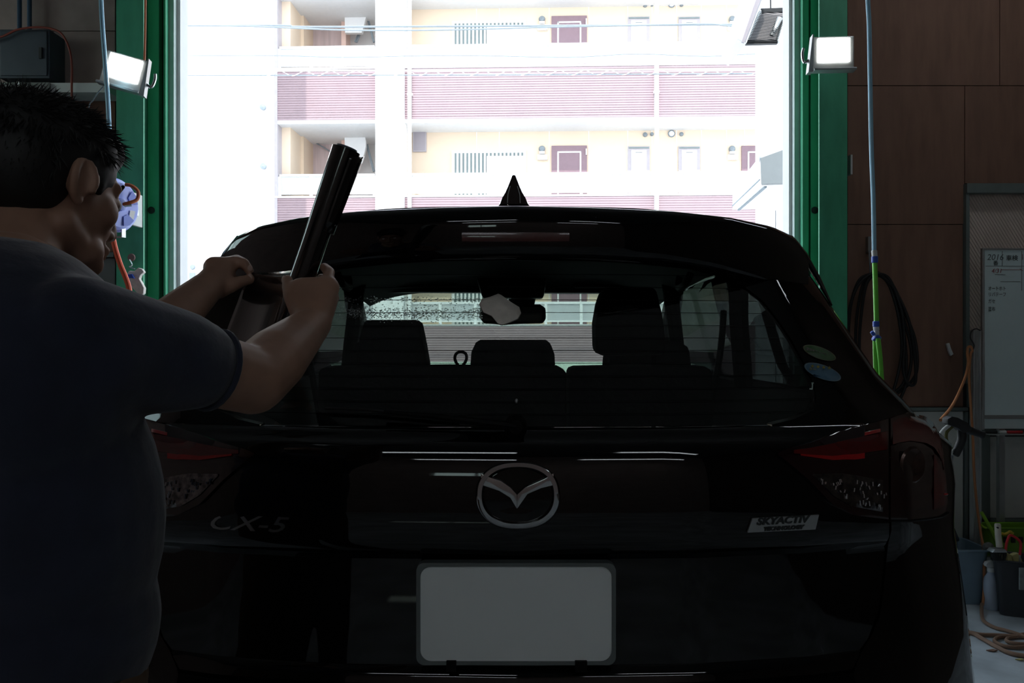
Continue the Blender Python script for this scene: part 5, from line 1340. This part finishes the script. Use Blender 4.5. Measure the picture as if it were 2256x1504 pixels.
# head: skull, jaw, face features, ears
body.ell(H(0,-.012,.026), (.076,.096,.080), HR)
body.ell(H(0,.020,-.020), (.066,.074,.085), HR)
body.cap(H(-.035,.045,-.075), H(.035,.045,-.075), .026, .026)
body.ell(H(0,.068,-.096), (.026,.022,.020), HR)
for s in (-1,1):
    body.cap(H(s*.052,-.005,-.055), H(s*.030,.062,-.088), .020, .018)
    body.ell(H(s*.044,.050,-.020), (.024,.024,.026), HR)
    body.cap(H(s*.012,.083,.022), H(s*.044,.068,.022), .009, .008)
    body.ell(H(s*.032,.073,.002), (.015,.0125,.0115), HR, 12, 8)
    body.ell(H(s*.013,.094,-.036), (.009,.010,.008), HR, 12, 8)
    # ear: helix ring with lobe
    ec = H(s*.074,-.006,.0); pts = []
    for q in range(13):
        a = math.radians(-70+q*24); pts.append(H(s*(.078+.008*math.cos(a)**2), -.010-.015*math.cos(a), .000+.026*math.sin(a)))
    body.tube(pts, [.006]*13, 8); body.ell(H(s*.076,-.008,-.026), (.006,.009,.009), HR, 10, 8); body.ell(H(s*.074,-.010,.001), (.0065,.0165,.029), HR, 16, 10)
body.cap(H(0,.088,.016), H(0,.104,-.030), .0085, .0115)
body.cap(H(-.020,.088,-.060), H(.020,.088,-.060), .0075, .0075); body.cap(H(-.017,.085,-.070), H(.017,.085,-.070), .008, .008)
fuse('body', body, M['skin'], man, voxel=.0038, smooth=5)
for s in (-1,1):
    MB().ell(H(s*.032,.0765,.002), (.0115,.0115,.0115), HR, 14, 10).build('eye', M['white'], man)
    MB().cap(H(s*.014,.092,.026), H(s*.046,.076,.028), .0035, .0025, 8).build('eyebrow', M['hair'], man)
for a_,n_ in ((P(551,612,1.478),V((.2,-.97,.15))),(P(633,617,1.305),V((-.6,-.8,.1))),(P(548,593,1.487),V((.5,-.8,.2)))):
    MB().ell(a_+n_.normalized()*.0072,(.0048,.0018,.0062),R_to(n_.normalized())@Euler((PI/2,0,0)).to_matrix(),12,8).build('fingernail', mat('nail', (.48,.32,.26), .35), man)
# hair: a cap over the skull plus tufts
random.seed(5)
hm = MB(); hm.ell(H(0,-.020,.036), (.085,.100,.080), HR, 28, 16); hm.ell(H(0,-.050,.010), (.080,.074,.082), HR, 24, 14)
hm.ell(H(0,.040,.068), (.060,.048,.036), HR)
hm.ell(H(.064,.006,.052),(.018,.038,.030),HR); hm.ell(H(-.064,.006,.052),(.018,.038,.030),HR)
hm.cap(H(.066,.026,.03),H(.064,.028,.0),.009,.006); hm.cap(H(-.066,.026,.03),H(-.064,.028,.0),.009,.006)
hair = fuse('hair', hm, M['hair'], man, voxel=.005, smooth=3)
tf = MB()
def strand(base, d, L, r, droop):
    pts = [base]; dd = d.normalized(); p = base
    for k in range(4):
        dd = (dd + V((0,0,-1))*droop + V((random.gauss(0,.12),random.gauss(0,.12),random.gauss(0,.1)))).normalized(); p = p+dd*L/4; pts.append(p)
    tf.tube(pts, [r,r*.85,r*.6,r*.35,r*.06], 4, cap=False)
for i in range(5200):
    a = random.uniform(0,2*PI); zc = random.uniform(-.45,1.0)
    sx0 = math.sqrt(max(0,1-zc*zc)); n_ = V((sx0*math.cos(a), sx0*math.sin(a), zc))
    if n_.y > .55 and zc < .40: continue
    if zc < .05 and n_.y > -.05: continue
    if abs(n_.x) > .75 and zc < .18 and n_.y > -.25: continue
    b = H(n_.x*.082, -.020+n_.y*.097, .034+n_.z*(.078 if zc>0 else .11))
    nw = HR @ n_; tang = HR @ V((0,.55,-.15)) if zc > .3 else HR @ V((0,-.1,-.9))
    frontness = max(0, n_.y+.1)
    L = random.uniform(.014,.024)+.010*frontness
    strand(b, nw*(.55+.5*frontness*random.random())+tang*.9+V((random.gauss(0,.25),random.gauss(0,.25),random.gauss(0,.2))), L, random.uniform(.0010,.0017), .10)
o = tf.build('hair_tufts', M['hair'], hair); o['kind'] = 'stuff'

# polo shirt
sh_ = MB()
Rz = Euler((0,0,math.radians(-32))).to_matrix()
sh_.ell(V((-.590,.99,1.00)), (.184,.146,.15), Rz, 28, 16); sh_.ell(V((-.580,.985,1.12)), (.180,.145,.22), Rz, 28, 16)
sh_.ell(V((-.60,.965,1.28)), (.190,.145,.175), Rz, 28, 16)
sh_.cap(V((-.62,.965,1.365)), rsh+V((-.02,.01,.004)), .062, .064); sh_.cap(V((-.62,1.0,1.375)), lsh, .068, .068)
sh_.cap(V((-.60,.96,1.28)), rsh+V((.01,.02,-.03)), .11, .070); sh_.cap(V((-.62,1.0,1.28)), lsh, .11, .075)
sh_.ell(V((-.655,.93,1.385)), (.11,.07,.085), Rz)
rmid = rsh.lerp(rel,.52); sh_.cap(rsh, rmid, .064, .062)
sh_.cap(rsh.lerp(rel,.2)+V((0,0,-.02)), rmid+V((0.0,0,-.006)), .064, .058)
sh_.cap(rmid, rsh.lerp(rel,.60), .060, .058)
lmid = lsh.lerp(lel,.66); sh_.cap(lsh, lmid, .068, .060)
# sleeve folds
for q in (.15,.32,.47): sh_.cap(rsh.lerp(rel,q)+V((-.01,.03,.046)), rsh.lerp(rel,q+.1)+V((.01,-.035,.036)), .016, .012)
shirt = fuse('polo_shirt', sh_, M['shirt'], man, voxel=.006, smooth=5)
# collar band
cl = []
for i in range(25):
    a = 2*PI*i/24; cl.append(V((-.625+.078*math.cos(a), .975+.072*math.sin(a), 1.418+.012*math.cos(a+2.2)-.0*math.sin(a))))
rows = [[p+V((0,0,-.03))+(p-V((-.625,.975,p.z)))*.28 for p in cl],[p+V((0,0,.004))+(p-V((-.625,.975,p.z)))*.06 for p in cl],[p+V((0,0,.012)) for p in cl],[p+V((0,0,-.02))-(p-V((-.625,.975,p.z)))*.03 for p in cl]]
MB().grid(rows).build('collar', M['shirt'], shirt)
# sleeve hem
dsl = (rel-rsh).normalized(); Rq = R_to(dsl)
hc = rsh.lerp(rel,.60)
MB().tube([hc+dsl*.034+Rq@V((.0500*math.cos(2*PI*i/28),.0500*math.sin(2*PI*i/28),0)) for i in range(28)], .004, 8, closed=True).build('sleeve_hem', M['shirt'], shirt)
# trousers and belt
tr_ = MB()
tr_.ell(V((-.59,.98,.93)), (.178,.135,.11), Rz)
for hp, kn, an in ((hipL, V((-.67,1.10,.49)), V((-.68,1.08,.08))), (hipR, V((-.50,.98,.49)), V((-.49,.95,.08)))):
    tr_.cap(hp, kn, .098, .072); tr_.cap(kn, an+V((0,0,.03)), .072, .058)
fuse('trousers', tr_, M['trouser'], man, voxel=.008, smooth=3)
MB().tube([V((-.59,.98,.955))+Rz@V((.160*math.cos(2*PI*i/32),.118*math.sin(2*PI*i/32),0)) for i in range(32)], .012, 8, closed=True).build('belt', M['shoe'], man)
for an, tdir in ((V((-.68,1.08,.08)), V((.10,.17,0))), (V((-.49,.95,.08)), V((.11,.17,0)))):
    s2 = MB(); s2.cap(an+V((0,0,-.028))-tdir*.15, an+tdir+V((0,0,-.040)), .045, .036); s2.cap(an, an+V((0,0,-.02)), .043, .044)
    for i,v in enumerate(s2.v): s2.v[i] = V((v.x,v.y,max(v.z,.004)))
    s2.build('shoe', M['shoe'], man)

# ------------------------------------------------------------------ window film: roll plus the sheet coming off it
film = thing('window_film_roll', 'black roll of window tint film held up in both hands, top end above the roof', 'film roll', P(690,560,1.345))
FY = 1.352
rt = P(763,330,FY); rbm = P(612,770,FY); ax = (rt-rbm).normalized(); rr_ = .0205
Rf = R_to(ax); Ln = (rt-rbm).length
sp_pts = []
prof2 = []
for i in range(40):
    a = 2*PI*i/40; prof2.append((a, rr_*(1+.03*math.sin(a*2))))
rows = []
for t in frange(0,1,16):
    c = rbm+ax*Ln*t; k = 1.0+.16*max(0,(t-.55)/.45)
    rows.append([c+Rf@V((rd*k*math.cos(a), rd*k*math.sin(a), 0)) for a,rd in prof2])
inn_ = [[c_+(sum(r,V())/40-c_)*.16 for c_ in r] for r in (rows[0],rows[-1])]
MB().grid(rows+[inn_[1]], closed=True).build('film_roll', M['film'], film, angle=50)
c = rt-ax*.004
MB().tube([c-ax*.03, c+ax*.008], rr_*.84, 20).build('core_tube', M['film2'], film)
MB().tube([rbm-ax*.004, rbm+ax*.02], rr_*.84, 20).build('core_tube', M['film2'], film)
# flap of the outermost turn standing off at the top
fl_ = []
for t in frange(.60,1.0,8):
    c = rbm+ax*Ln*t; k = 1.20+.28*((t-.6)/.4)
    fl_.append([c+Rf@V((rr_*k*math.cos(a), rr_*k*math.sin(a), 0)) for a in frange(-2.6,-.2,12)])
fl_[-1] = [p-ax*(.012*abs(i-6)/6) for i,p in enumerate(fl_[-1])]
MB().grid(fl_).build('outer_flap', M['film'], film, solid=.0008)
# sheet between the hands
rows = []
for t in frange(0,1,14):
    a = rbm.lerp(rt, .04+t*.36)+V((-rr_*.92,.004,0))
    b = P(482,775,1.50).lerp(P(548,600,1.487), t)
    rows.append([a.lerp(b,u)+V((0,.02*math.sin(PI*u)+.0, -.012*math.sin(PI*u)*(1-t))) for u in frange(0,1,16)])
MB().grid(rows).build('film_sheet', M['film'], film, solid=.0006)
